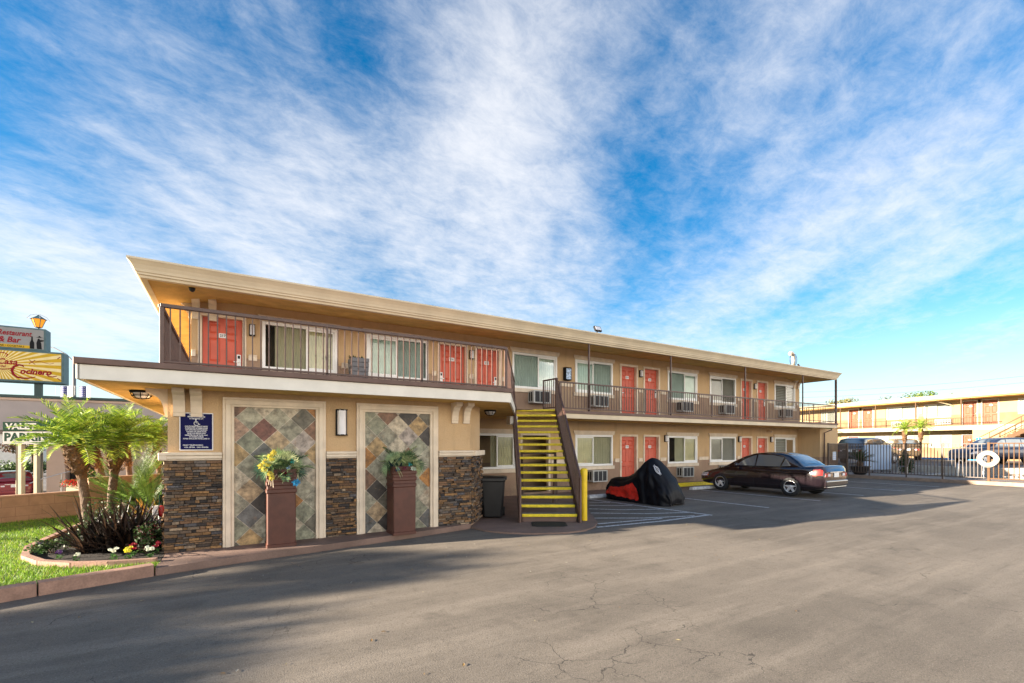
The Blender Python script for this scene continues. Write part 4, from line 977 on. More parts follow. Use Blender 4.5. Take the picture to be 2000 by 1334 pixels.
# wheel stops
def wheel_stop(x0, x1, y, label):
    m = MB(); P = [(-.10,0),(.10,0),(.075,.09),(.05,.115),(-.05,.115),(-.075,.09)]
    m.ext([(-(x1-x0)/2, a, b) for a, b in P], (x1-x0,0,0)); o = m.build('wheel_stop', MT['wstop'], bev=.02); o.location = ((x0+x1)/2, y, .004)
    tag(o, label, 'wheel stop', 'white concrete wheel stops')
wheel_stop(9.85, 11.65, 11.5, 'white concrete wheel stop behind the covered motorcycle')
wheel_stop(15.1, 16.9, 11.62, 'white concrete wheel stop under the nose of the dark sedan')

# ------------------------------------------------------------------ covered motorcycle
mc = thing('covered_motorcycle', 'motorcycle under a black fabric cover with a red lower panel in the first bay', 'motorcycle', (10.72, 9.98, 0), R(6))
pf = [(1.22,.06,.16),(1.24,.30,.24),(1.20,.52,.30),(1.10,.66,.33),(.95,.70,.36),(.70,.71,.38),(.42,.76,.39),(.18,.90,.40),(-.05,1.10,.42),(-.22,1.27,.42),(-.36,1.34,.40),(-.48,1.30,.42),(-.66,1.12,.45),(-.85,.90,.46),(-1.02,.66,.44),(-1.14,.42,.38),(-1.18,.22,.30),(-1.15,.05,.22)]
def cover_pt(s, u, out=0, r=None):
    """s along the bike 0..1, u from -1 (left hem) over the top to 1"""
    k = s*(len(pf)-1); i = min(int(k), len(pf)-2); f = k-i; y, h, w = [pf[i][q]*(1-f)+pf[i+1][q]*f for q in range(3)]
    a = abs(u); sg_ = 1 if u > 0 else -1
    xs = w*(math.sin(min(1, a*1.25)*math.pi/2)**.9); z = h*(1-a**2.15)+.015
    if h < .3: z = h*(1-a)+.015
    fold = (.017*math.sin(s*47+u*6) + .026*math.sin(s*23-u*9+1.5*math.sin(s*9)) + .013*math.sin(u*31+s*17) + .010*math.sin(s*83+u*15))*min(1, a*1.5)
    x = sg_*(xs+fold+out*(.5+.5*a)); return (x, y - (.35*fold if s > .6 else 0), max(.012, z + fold*.25 + (out if a < .6 else out*.3)))
m = MB(); NS, NU = 70, 48
m.grid([[cover_pt(i/NS, -1+2*j/NU) for j in range(NU+1)] for i in range(NS+1)])
m.build('fabric_cover', MT['blackcloth'], mc, world=False)
m = MB(); rows = []
for i in range(25):
    f = i/24; s = .09+.42*f
    def tab(T): return next(a[1]+(b[1]-a[1])*(f-a[0])/(b[0]-a[0]) for a, b in zip(T, T[1:]) if f <= b[0]+1e-6)
    top = tab(((0,-.80),(.15,-.74),(.35,-.68),(.82,-.66),(1,-.92))) + .012*math.sin(i*2.3); bot = tab(((0,-.87),(.25,-.86),(.5,-.91),(1,-.98))) + .01*math.sin(i*1.9)
    rows.append([tuple(Vector(cover_pt(s, top+(bot-top)*j/10, .022)) + Vector((-.012*math.sin(i*1.1+j*.8)-.004,0,.004*math.sin(j*1.7+i)))) for j in range(11)])
m.grid(rows); m.build('red_panel', MT['redcloth'], mc, world=False)
# white bar-and-shield outline on the front shoulder
m = MB()
def emb(pts, r_=.0085): m.tube([tuple(Vector(cover_pt(s, u, .014))) for s, u in pts], r_, 5)
c_s, c_u, a_s, a_u = .72, -.30, .026, .09
emb([(c_s+a_s*1.0*math.cos(t)*(1.15 if math.sin(t) < 0 else 1), c_u+a_u*.8*math.sin(t)) for t in [6.2832*k/24 for k in range(25)]])
emb([(c_s-a_s*1.6,c_u-.026),(c_s-a_s*1.6,c_u+.026),(c_s+a_s*1.5,c_u+.026),(c_s+a_s*1.5,c_u-.026),(c_s-a_s*1.6,c_u-.026)])
m.build('emblem', MT['wtext'], mc, world=False)
for y in (.80,-.83):
    m = MB(); m.lathe([(0,-.05),(.24,-.05),(.30,-.03),(.31,0),(.30,.03),(.24,.05),(0,.05)], (0,y,.31), 20, 0, 'x'); m.build('wheel', MT['rubber'], mc, world=False)

# ------------------------------------------------------------------ cars
def evalbool(o, cutters):
    for c in cutters:
        b = o.modifiers.new('b', 'BOOLEAN'); b.object = c; b.operation = 'DIFFERENCE'; b.solver = 'EXACT'
    dg = bpy.context.evaluated_depsgraph_get(); dg.update()
    me = bpy.data.meshes.new_from_object(o.evaluated_get(dg)); old = o.data
    o.modifiers.clear(); o.data = me; bpy.data.meshes.remove(old)
    for c in cutters: d_ = c.data; bpy.data.objects.remove(c); bpy.data.meshes.remove(d_)
def lerp_tab(tab, x):
    if x >= tab[0][0]: return tab[0][1]
    for (xa, a), (xb, b) in zip(tab, tab[1:]):
        if xb <= x <= xa:
            t = (xa-x)/(xa-xb); t = t*t*(3-2*t)*.35 + t*.65; return a+(b-a)*t
    return tab[-1][1]
def make_car(name, label, cat, loc, rz, paint, S_=None, group=None, detail=True):
    """x forward; tables are (x, value) from front to back"""
    K = dict(L=2.27, W=.88, zt=[(2.27,.58),(2.15,.70),(1.7,.80),(1.15,.93),(.2,.955),(-1.3,.99),(-1.7,1.02),(-2.16,1.045),(-2.23,1.0),(-2.27,.86)],
             zb=[(2.27,.36),(2.1,.24),(1.7,.19),(-1.7,.20),(-2.1,.28),(-2.27,.42)], cx=(1.20,-1.66), roof=[(1.20,.90),(.80,1.15),(.42,1.35),(.10,1.44),(-.35,1.475),(-.8,1.46),(-1.08,1.395),(-1.38,1.22),(-1.66,1.00)],
             wr=.60, wb=.80, belt=.955, wheels=(1.33,-1.27), R=.33, gl=[[(.72,.985),(.02,.985),(.02,1.36),(.16,1.335),(.42,1.21)],[(-.04,.985),(-.86,.99),(-.95,1.30),(-.6,1.375),(-.04,1.385)],[(-.93,.995),(-1.24,1.03),(-1.02,1.27)]], ws=(1.05,.32,.97,1.32), rw=(-1.06,-1.54,1.37,1.08))
    if S_: K.update(S_)
    t = thing(name, label, cat, loc, rz, group); L_, Wd = K['L'], K['W']
    def hw(x): e = (L_-abs(x))/.55; return Wd*(1 if e >= 1 else .80+.20*math.sqrt(max(0, 1-(1-max(0,e))**2)))
    xs = [L_, L_-.03, L_-.1, L_-.2, L_-.35] + [L_-.35-(2*L_-.7)*k/22 for k in range(1, 22)] + [-L_+.35, -L_+.2, -L_+.1, -L_+.03, -L_]
    m = MB(); rows = []
    for x in xs:
        w = hw(x); zb = lerp_tab(K['zb'], x); zt = lerp_tab(K['zt'], x); h = zt-zb
        half = [(0,zb),(w*.75,zb),(w*.95,zb+h*.06),(w*.985,zb+h*.25),(w*1.0,zb+h*.48),(w*.992,zb+h*.62),(w*.985,zb+h*.74),(w*.962,zb+h*.86),(w*.91,zb+h*.965),(w*.75,zb+h*1.0),(w*.4,zb+h*1.02),(0,zb+h*1.028)]
        rows.append([(x,y,z) for y, z in half] + [(x,-y,z) for y, z in half[-2:0:-1]])
    m.grid(rows, 0, True, True); n_ = len(rows[0]); m.add(rows[0], [tuple(range(n_))]); m.add(rows[-1], [tuple(range(n_))])
    body = m.build('body', paint, t, world=False)
    cut = []
    for wx in K['wheels']:
        c = MB(); c.tube([(wx,-1.2,K['R']),(wx,1.2,K['R'])], K['R']+.055, 28, 0); cut.append(c.build('c', MT['dark']))
    body.data.materials.append(MT['dark']); evalbool(body, cut)
    # greenhouse
    m = MB(); rows = []; c0, c1 = K['cx']; N = 26
    def wat(z): return K['wb'] - (K['wb']-K['wr'])*max(0, (z-K['belt']))/(1.42-K['belt'] if L_ < 2.3 and K['roof'][3][1] < 1.5 else max(r_[1] for r_ in K['roof'])-K['belt'])
    for k in range(N+1):
        x = c0+(c1-c0)*k/N; zr = max(lerp_tab(K['roof'], x), K['belt']-.02); zs = K['belt']-.06
        a = (zr-zs); zsh = zs + a*.86; w0 = wat(zs); w1 = wat(zsh)
        half = [(w0,zs),((w0+w1)/2,(zs+zsh)/2),(w1,zsh),(w1*.955,zs+a*.945),(w1*.80,zs+a*.99),(w1*.4,zs+a*1.01),(0,zs+a*1.015)]
        rows.append([(x,y,z) for y, z in half] + [(x,-y,z) for y, z in half[-2::-1]])
    m.grid(rows, 0, True); m.build('cabin', paint, t, world=False)
    # glass, 4 mm proud of the cabin skin
    def gy(x, z):
        zr = max(lerp_tab(K['roof'], x), K['belt']); zs = K['belt']-.06; zsh = zs+(zr-zs)*.86; return wat(min(z, zsh)) - max(0, z-zsh)*.5 + .006
    for P in K['gl']:
        for s_ in (-1, 1):
            m = MB(); n2 = len(P); m.add([(x, s_*gy(x, z), z) for x, z in P]+[(x, s_*(gy(x, z)-.02), z) for x, z in P], [tuple(range(n2))]+[(i,(i+1)%n2,n2+(i+1)%n2,n2+i) for i in range(n2)]); m.build('side_window', MT['carglass'], t, world=False)
    for nm, (xa, xb, za, zb_) in (('windscreen', K['ws']), ('rear_window', K['rw'])):
        m = MB(); rows = []
        for k in range(7):
            x = xa+(xb-xa)*k/6; zr = lerp_tab(K['roof'], x); row = []
            for j in range(9):
                u = -1+2*j/8; w = (wat(zr)-.10)*u; row.append((x, w, zr + .012 - .05*abs(u)**3))
            rows.append(row)
        m.grid(rows); m.build(nm, MT['carglass'], t, world=False)
    # wheels
    for wx in K['wheels']:
        for s_ in (-1, 1):
            y = s_*(Wd-.10); r_ = K['R']
            m = MB(); m.lathe([(r_*.62,-.10),(r_*.92,-.10),(r_*.985,-.075),(r_,-.03),(r_,.03),(r_*.985,.075),(r_*.92,.10),(r_*.62,.10)], (wx,y,r_), 28, 0, 'y'); w_ = m.build('wheel', MT['rubber'], t, world=False)
            m = MB(); yo = y+s_*.085
            m.lathe([(r_*.64,.0),(r_*.66,s_*.012),(r_*.60,s_*.016),(r_*.56,-s_*.03)], (wx,yo,r_), 28, 0, 'y', False)
            for q in range(5):
                a = math.pi/2+6.2832*q/5; ca, sa = math.cos(a), math.sin(a)
                def PP(rr, tt, dy): return (wx+rr*ca-tt*sa, yo+s_*dy, r_+rr*sa+tt*ca)
                m.add([PP(.03,-.045,0),PP(.03,.045,0),PP(r_*.62,.030,-.004),PP(r_*.62,-.030,-.004),PP(.03,-.045,-.03),PP(.03,.045,-.03),PP(r_*.62,.030,-.03),PP(r_*.62,-.030,-.03)], [(0,1,2,3),(0,4,5,1),(1,5,6,2),(2,6,7,3),(3,7,4,0)])
            m.lathe([(.055,-s_*.03),(.055,s_*.004),(.03,s_*.01),(0,s_*.01)], (wx,yo,r_), 14, 0, 'y'); m.build('rim', MT['alloy'], w_, world=False)
            m = MB(); m.lathe([(0,0),(r_*.62,0)], (wx,yo-s_*.05,r_), 20, 0, 'y'); m.build('brake_disc', MT['dark'], w_, world=False)
    # lamps wrap the corners: patches lifted off the skin
    def skin(x, u):
        w = hw(x); zb = lerp_tab(K['zb'], x); zt = lerp_tab(K['zt'], x); return (w, zb, zt-zb)
    def patch(nm, xs_, f0, f1, mat, lift=.008):
        for s_ in (-1, 1):
            m = MB(); rows = []
            for x in xs_:
                w, zb, h = skin(x, 0); row = []
                for k in range(4):
                    f = f0+(f1-f0)*k/3; ww = w*(1.0 if f < .6 else (.992 if f < .7 else .97)); row.append((x, s_*(ww+lift), zb+h*f))
                rows.append(row)
            m.grid(rows); m.build(nm, mat, t, world=False)
    Z = lambda x, f: (lambda w, zb, h: zb+h*f)(*skin(x, 0))
    patch('tail_light', [-L_+.30,-L_+.2,-L_+.1,-L_+.04], .60, .86, MT['red']); patch('headlight', [L_-.42,L_-.3,L_-.2,L_-.1,L_-.05], .60, .82, MT['lampglass'])
    patch('side_marker', [L_-.44,L_-.41,L_-.38], .62, .76, MT['orange'], .010)
    m = MB(); xb = -L_-.004
    for s_ in (-1,1): m.box(xb-.012, min(s_*.42,s_*.70), Z(-L_,.64), xb+.01, max(s_*.42,s_*.70), Z(-L_,.9), 0)
    m.build('tail_light', MT['red'], t, world=False, bev=.006)
    m = MB()
    for s_ in (-1,1): m.box(xb-.016, min(s_*.40,s_*.56), Z(-L_,.68), xb-.005, max(s_*.40,s_*.56), Z(-L_,.86), 0)
    m.build('reversing_light', MT['lampglass'], t, world=False)
    m = MB(); m.box(xb-.014,-.155,Z(-L_,.60),xb-.002,.155,Z(-L_,.60)+.15); m.build('number_plate', MT['vinyl'], t, world=False)
    m = MB(); m.box(xb-.02,-.40,Z(-L_,.97)-.02,xb+.03,.40,Z(-L_,.97)+.02); m.build('trunk_strip', MT['steel'], t, world=False, bev=.005)
    m = MB(); m.box(-L_-.05,-.72,.40,-L_+.06,.72,.58); m.box(-L_-.035,-.66,.33,-L_+.1,.66,.40); m.build('bumper', paint, t, world=False, bev=.04, seg=3)
    m = MB(); m.box(L_-.08,-.70,.34,L_+.03,.70,.52); m.build('bumper', paint, t, world=False, bev=.04, seg=3)
    if detail:
        for s_ in (-1,1):
            m = MB(); m.T = Matrix.Translation((.62, s_*.93, 1.0)); m.lathe([(0,-.05),(.06,-.045),(.085,0),(.08,.04),(0,.05)], (0,0,0), 12, 0, 'x'); m.T = None; m.bar((.62,s_*.80,.97),(.62,s_*.90,.985), .04, .03); m.build('wing_mirror', paint, t, world=False)
            for x in (-.05,-1.0):
                w, zb, h = skin(x, 0); m = MB(); m.bar((x+.0,s_*(w*.985+.022),zb+h*.73),(x-.18,s_*(w*.985+.022),zb+h*.735), .03, .028); m.bar((x-.01,s_*(w*.98),zb+h*.73),(x-.01,s_*(w*.985+.02),zb+h*.73), .02, .02); m.build('door_handle', paint, t, world=False, bev=.006)
            m = MB()
            for x0_, x1_ in ((.93,.80),(-.02,-.02),(-1.06,-.90)):
                pts = []
                for f in (.05,.3,.5,.7,.9): w, zb, h = skin(x0_, 0); pts.append((x0_+(x1_-x0_)*f, s_*(w*(1.0 if f < .6 else .975)+.0015), zb+h*f))
                m.tube(pts, .004, 4)
            m.build('door_seam', MT['dark'], t, world=False)
    return t, K
make_car('parked_sedan', 'dark plum four-door sedan parked nose-in, sun striping its rear flank', 'car', (16.92, 9.72, 0), R(90), MT['carpaint'])
SUV = dict(zt=[(2.27,.70),(2.1,.92),(1.6,1.02),(1.1,1.08),(-1.5,1.10),(-2.2,1.10),(-2.27,.95)], roof=[(1.15,1.04),(.75,1.32),(.45,1.55),(.1,1.66),(-.6,1.70),(-1.5,1.68),(-1.95,1.60),(-2.12,1.35),(-2.22,1.08)], cx=(1.15,-2.2), belt=1.06, wr=.66, wb=.82, R=.37, wheels=(1.38,-1.35),
    gl=[[(.75,1.12),(.02,1.12),(.02,1.56),(.25,1.54),(.48,1.42)],[(-.05,1.12),(-.95,1.12),(-.95,1.58),(-.05,1.58)],[(-1.02,1.12),(-1.75,1.14),(-1.65,1.52),(-1.02,1.57)]], ws=(1.0,.42,1.12,1.55), rw=(-1.97,-2.14,1.55,1.2),
    zb=[(2.27,.45),(2.0,.30),(-2.0,.32),(-2.27,.5)])
# ------------------------------------------------------------------ garden at the left end
r5 = random.Random(21)
GRN = ((.22,.36,.03),(.32,.45,.04),(.12,.23,.02),(.40,.50,.06),(.07,.15,.02))
def palm(x, y, top, label, seed, n=46, fl=1.05, z0=.1, tr=.085, group='pygmy date palms beside the motel', bulge=.165):
    r = random.Random(seed); t = thing('date_palm', label, 'palm', (x, y, z0), 0, group)
    T = Vector(top) - Vector((x, y, z0)); m = MB(); rows = []; N = 26; K = 14
    for i in range(N+1):
        f = i/N; c = Vector((T.x*f**1.6, T.y*f**1.6, T.z*f)); q = max(0, (f-.60)/.40)
        rad = tr*(1-.12*f) + (bulge-tr)*math.sin(min(1, q*1.25)*math.pi*.5)*(1 if q < .8 else (1-(q-.8)*2.2)); row = []
        for j in range(K):
            a = 6.2832*j/K + (i % 2)*.22; k = rad*(1+(.16 if q > 0 else .07)*r.uniform(-1, 1)); row.append((c.x+k*math.cos(a), c.y+k*math.sin(a), c.z + r.uniform(-.01,.01)))
        rows.append(row)
    m.cc = (.11,.07,.045); m.grid(rows[:16], 0, False, True); m.cc = (.12,.062,.028); m.grid(rows[15:], 0, False, True)
    for k in range(230):   # stubs of old leaf bases
        f = r.uniform(.62, .98); a = r.uniform(0, 6.28); c = Vector((T.x*f**1.6, T.y*f**1.6, T.z*f)); d = Vector((math.cos(a), math.sin(a), .9)).normalized(); rad = bulge*.95
        b = c + Vector((math.cos(a), math.sin(a), 0))*rad*.85; s_ = Vector((-math.sin(a), math.cos(a), 0))*.022; g = r.uniform(.6,1.3); m.cc = (.21*g,.105*g,.04*g)
        m.add([b-s_, b+s_, b+d*.085+s_*.5, b+d*.085-s_*.5], [(0,1,2,3)])
    m.build('trunk', MT['barkt'], t, world=False, recalc=False)
    m = MB()
    for k in range(n):
        az = 6.2832*k*.381966 + r.uniform(-.2,.2); f = k/n; el = 1.45 - 1.35*f + r.uniform(-.16,.16)
        frond(m, (T.x, T.y, T.z+.02), az, el, fl*r.uniform(.85,1.1)*(1-.12*abs(f-.4)), 13, .021, .23, r.uniform(.55,1.0)+1.0*f, GRN, r, .008, .55, True, (.25,.30,.07))
    m.build('crown', MT['leaf'], t, world=False, recalc=False)
    return t
MT['barkt'] = Mtone('palm_trunk', .9, 30, .9, .45)[0]
palm(-2.49, 12.55, (-2.74, 12.72, 1.74), 'short date palm with a left-leaning trunk, nearest the lawn edge', 1, 48, 1.02, bulge=.2)
palm(-2.27, 13.4, (-2.12, 13.3, 1.82), 'date palm with a thick brown swollen trunk top, between two palms and the sago', 2, 46, .95, bulge=.19)
palm(-2.65, 15.35, (-3.1, 15.75, 1.75), 'date palm behind the nearest two, its trunk leaning far to the left', 3, 40, 1.0)
palm(-2.5, 17.6, (-2.72, 17.9, 1.85), 'slender date palm against the restaurant wall, left of the last small one', 4, 38, .95, -.2, .075, bulge=.12)
palm(-1.72, 17.0, (-1.95, 17.3, 1.82), 'small date palm half hidden behind the corner of the stone-clad block', 5, 38, .9, -.2, .07, bulge=.13)
# sago palms
def sago(x, y, label, seed, n=70, l=1.35, z=.1):
    r = random.Random(seed); t = thing('sago_palm', label, 'plant', (x, y, z)); m = MB()
    for k in range(n):
        az = r.uniform(0, 6.28); el = r.uniform(.2, 1.3)
        frond(m, (0, 0, .28), az, el, l*r.uniform(.85,1.05), 22, .0125, .16, r.uniform(.05,.3), (r.choice(((.06,.13,.02),(.10,.20,.03),(.20,.30,.05),(.14,.25,.035),(.03,.07,.012))),), r, .010, .25)
    m.build('crown', MT['leaf'], t, world=False, recalc=False)
    m = MB(); m.lathe([(.0,0),(.17,0),(.19,.15),(.14,.32),(0,.34)], (0,0,0), 14); m.build('trunk', MT['bark'], t, world=False)
sago(-2.05, 14.15, 'large dark green sago palm spreading behind the palm trunks', 31, 40, 1.55)
sago(-1.45, 12.3, 'dark sago palm close against the left wall of the stone-clad block', 32, 26, 1.3)
# bronze flax and straps
def strap(m, base, az, el, l, w, cols, r, droop=.6, n=6):
    p = Vector(base); ca, sa = math.cos(az), math.sin(az); s0 = Vector((-sa, ca, 0)); L_ = []; R_ = []; C = []
    for i in range(n+1):
        f = i/n; ww = w*(.55+.45*min(1, f*3))*(1 if f < .55 else max(.04, 1-((f-.55)/.45)**1.4)); d = Vector((ca*math.cos(el), sa*math.cos(el), math.sin(el)))
        nrm = s0.cross(d); L_.append(p-s0*ww/2-nrm*ww*.18); R_.append(p+s0*ww/2-nrm*ww*.18); C.append(p.copy()); p = p+d*l/n; el -= droop/n*(.4+1.2*f)
    k = r.choice(cols); g = r.uniform(.7,1.3); m.cc = tuple(c*g for c in k); fs = []
    for i in range(n): fs += [(i, i+n+1, i+n+2, i+1), (i+n+1, i+2*n+2, i+2*n+3, i+n+2)]
    m.add(L_+C+R_, fs)
t = thing('bronze_flax', 'dark bronze flax with sword leaves filling the front of the bed', 'plant', (-1.55, 9.25, .1)); m = MB()
DKF = ((.010,.006,.005),(.014,.008,.006),(.007,.006,.006),(.022,.012,.008),(.010,.007,.006),(.012,.008,.006),(.085,.048,.03))  # bronze tones, darkened further to put the bed's shade into the leaves
for q in range(5):
    bx, by = ((-.02,0),(-.28,.12),(.25,-.12),(.32,.22),(-.05,.38))[q]
    for k in range(64): strap(m, (bx+r5.uniform(-.09,.09), by+r5.uniform(-.09,.09), 0), r5.uniform(0, 6.28), r5.uniform(.35,1.5), r5.uniform(.5,.95), r5.uniform(.026,.046), DKF, r5, r5.uniform(.1,.9))
m.build('leaves', MT['flax'], t, world=False, recalc=False)
t = thing('golden_strap_plant', 'golden striped strap-leaf plant beside the corner of the stone wall', 'plant', (-1.18, 10.2, .1)); m = MB()
for k in range(26): strap(m, (r5.uniform(-.1,.1), r5.uniform(-.1,.1), .1), r5.uniform(0, 6.28), r5.uniform(.5,1.45), r5.uniform(.45,.75), r5.uniform(.05,.085), ((.36,.20,.025),(.28,.16,.03),(.22,.17,.03),(.20,.06,.025)), r5, .5)
m.build('leaves', MT['flax'], t, world=False, recalc=False)
# low shrubs: dark leafy filler between the big plants
def shrub(name, x, y, z, rx, ry, h, n, cols, label, cat='shrub', group=None, ls=.05, seed=0, mat='leaf'):
    r = random.Random(seed or int(abs(x*91+y*37))); t = thing(name, label, cat, (x, y, z), 0, group); m = MB()
    lobes = [(r.uniform(-.6,.6)*rx, r.uniform(-.6,.6)*ry, r.uniform(.3,.8)*h, r.uniform(.3,.6)) for _ in range(9)]
    for k in range(n):
        lx, ly, lz, lr = r.choice(lobes); d = Vector((r.gauss(0,1), r.gauss(0,1), r.gauss(0,1))).normalized(); rad = r.random()**.4*lr
        p = Vector((lx+d.x*rad*rx, ly+d.y*rad*ry, max(.02, lz+d.z*rad*h))); l = ls*r.uniform(.6,1.3); a = Vector((r.gauss(0,1), r.gauss(0,1), r.gauss(.3,.7))).normalized(); s_ = a.cross(Vector((r.random(), r.random(), r.random()))).normalized()*l*.32; c = r.choice(cols); g = r.uniform(.6,1.35); m.cc = tuple(q*g for q in c)
        m.add([p-a*l/2, p+s_, p+a*l/2, p-s_], [(0,1,2,3)])
    m.build('foliage', MT[mat], t, world=False, recalc=False)
    m = MB()
    for k in range(5): a = r.uniform(0, 6.28); m.tube([(0,0,-.02),(math.cos(a)*rx*.3, math.sin(a)*ry*.3, h*.45)], max(.006, h*.018), 5)
    m.build('stem', MT['bark'], t, world=False)
    return t
DG = ((.02,.045,.012),(.035,.07,.018),(.05,.09,.025))
shrub('low_shrub', -1.1, 8.9, .1, .22, .3, .42, 900, DG+((.06,.015,.015),), 'dark low shrub in the corner by the stone wall and kerb')
shrub('low_shrub', -1.25, 9.7, .1, .3, .35, .5, 1100, DG+((.10,.03,.02),), 'reddish dark shrub under the golden strap leaves')
shrub('low_shrub', -2.3, 9.6, .1, .28, .4, .22, 700, ((.03,.07,.02),(.06,.11,.03)), 'low green ground shrub at the left tip of the bed')
shrub('low_shrub', -1.75, 10.2, .1, .55, .6, .42, 1600, DG, 'dark low shrub filling the middle of the bed behind the bronze flax')
shrub('low_shrub', -1.9, 11.4, .1, .5, .6, .5, 1500, DG, 'dark leafy shrub at the feet of the two nearest palm trunks')
# bedding flowers
def bedding(x, y, col, label, seed, s=1.0, h=.17):
    r = random.Random(seed); t = thing('bedding_flower', label, 'flower', (x, y, .1), 0, 'bedding flowers along the edging'); m = MB()
    for k in range(26):
        a = r.uniform(0, 6.28); d = Vector((math.cos(a), math.sin(a), r.uniform(.1,.8))).normalized(); l = .07*s*r.uniform(.7,1.2); b = Vector((r.uniform(-.05,.05)*s, r.uniform(-.05,.05)*s, r.uniform(0,.07))); s_ = Vector((-math.sin(a), math.cos(a), 0))*.018; m.cc = r.choice(((.05,.13,.03),(.08,.18,.04)))
        m.add([b, b+d*l*.6+s_, b+d*l, b+d*l*.6-s_], [(0,1,2,3)])
    m.build('leaves', MT['leaf'], t, world=False, recalc=False); m = MB()
    for q in range(7):
        c = Vector((r.uniform(-.05,.05)*s, r.uniform(-.05,.05)*s, h*s*r.uniform(.65,1.05)))
        for k in range(7):
            a = 6.28*k/7 + r.random(); d = Vector((math.cos(a), math.sin(a)*.6-.3, .5*math.sin(a)+.3)).normalized()*.036*s; s_ = d.cross(Vector((0,-1,.3))).normalized()*.016*s; g = r.uniform(.8,1.15); m.cc = tuple(q_*g for q_ in col)
            m.add([c, c+d*.6+s_, c+d, c+d*.6-s_], [(0,1,2,3)])
    m.build('petals', MT['petal'], t, world=False, recalc=False)
WH = (.72,.74,.60); YE = (.80,.72,.05); RE = (.42,.015,.03); PU = (.10,.03,.16)
for i, (x, y, c, l) in enumerate(((-1.42,8.55,WH,'white bedding flower left of the yellow one at the front edging'),(-1.24,8.47,YE,'bright yellow bedding flower between two white ones at the edging'),(-1.24,8.75,RE,'crimson flower just behind the bright yellow bedding flower'),(-1.0,8.42,WH,'white bedding flower nearest the stone wall corner'),(-.96,8.72,RE,'small red flower against the stone wall base'),
    (-1.02,9.75,YE,'pale yellow flower high in the bed beneath the red garden valve'),(-2.42,9.55,PU,'dark purple flower at the far left tip of the bed'),(-2.28,9.2,YE,'small yellow pansy near the left tip of the bed'),(-2.1,9.05,PU,'purple flower beside the low green shrub on the left'),(-2.0,9.5,(.70,.68,.35),'cream flower between the bronze flax and the lawn'),(-1.85,8.75,WH,'flat white flower left of the bronze flax'),(-1.98,9.95,(.5,.06,.02),'orange-red flower above the left side of the bronze flax'),(-1.6,8.6,(.5,.42,.28),'beige faded flower in the shade of the bronze flax'))):
    if i in (7, 9, 12): continue
    bedding(x, y, c, l, 80+i, .55 if i in (6,7,8,9,10,12) else .8, .34 if y > 9.4 else .22)
t = thing('garden_valve', 'red and white garden valve with green pipes beside the stone wall', 'valve', (-1.0, 9.55, .1))
m = MB(); m.lathe([(0,.46),(.05,.46),(.052,.5),(.052,.62),(.045,.64),(0,.64)], (.035,0,0), 16); m.build('red_cap', MT['red'], t, world=False)
m = MB(); m.box(-.09,-.05,.50,-.02,.05,.64)
for k in range(5): m.box(-.093,-.055,.51+.026*k,-.017,-.0505,.522+.026*k)
m.build('valve_box', MT['vinyl'], t, world=False, bev=.004)
m = MB(); m.tube([(.0,.02,.6),(.0,.02,.82)], .013, 8); m.tube([(.03,.02,.62),(.03,.02,.81)], .013, 8); m.build('pipe', MT['signg'], t, world=False)
m = MB(); m.tube([(0,0,0),(0,0,.52)], .02, 8); m.build('riser', MT['vinyl'], t, world=False)
# block walls at the back of the lawn
def bwall(a, b, z0, z1, label, w=.2):
    m = MB(); m.bar((a[0],a[1],(z0+z1)/2),(b[0],b[1],(z0+z1)/2), w, z1-z0); o = m.build('block_wall', MT['bwall'], bev=.012); tag(o, label, 'wall')
bwall((-30,-1.45),(-2.95,14.75), -1.5, .66, 'long low tan block wall at the back of the lawn')
bwall((-2.94,14.76),(-.9,16.0), -1.5, .96, 'short taller block wall behind the sago palm, stepping up')
# ------------------------------------------------------------------ restaurant on the lower lot
GZ = -1.55
rs = thing('restaurant_building', 'low beige restaurant with wide grey fascia and dark doorway behind the palms', 'building', (-6, 38, GZ))
m = MB(); m.prism([(-9.43,38.2),(-8.6,38.2),(-8.6,39.2),(-7.2,39.2),(-7.2,38.2),(4,38.2),(4,48),(-9.43,48)], GZ, 2.7); m.build('wall', MT['restw'], rs)
m = MB(); m.box(-22,37.0,2.55,5,48.5,4.25); m.build('fascia', MT['restf'], rs, bev=.01)
m = MB(); m.box(-22.05,36.93,4.253,5.05,48.6,4.40); m.build('cornice', MT['restw'], rs, bev=.02)
m = MB(); m.box(-22.1,36.86,4.403,5.1,48.7,4.56); m.build('roof_edge', MT['green'], rs, bev=.01)
m = MB(); m.box(-8.58,39.1,GZ,-7.22,39.19,1.05); m.build('door', MT['dark'], rs)
for x in (-10.3,-13.5,-17): m = MB(); m.box(x-.16,37.2,GZ,x+.16,37.52,2.545); m.box(x-.22,37.14,GZ,x+.22,37.58,GZ+.3); m.build('porch_column', MT['cream2'], rs, bev=.02)
m = MB()
for dx in (0,.9): m.tube([(-9.3+dx,36.6,GZ),(-9.3+dx,36.6,-.25+dx*.35)], .03, 6)
m.tube([(-9.7,36.5,-.45),(-9.3,36.6,-.25),(-8.4,36.6,.07),(-7.9,36.6,.2)], .03, 6); m.build('handrail', MT['steel'], rs)
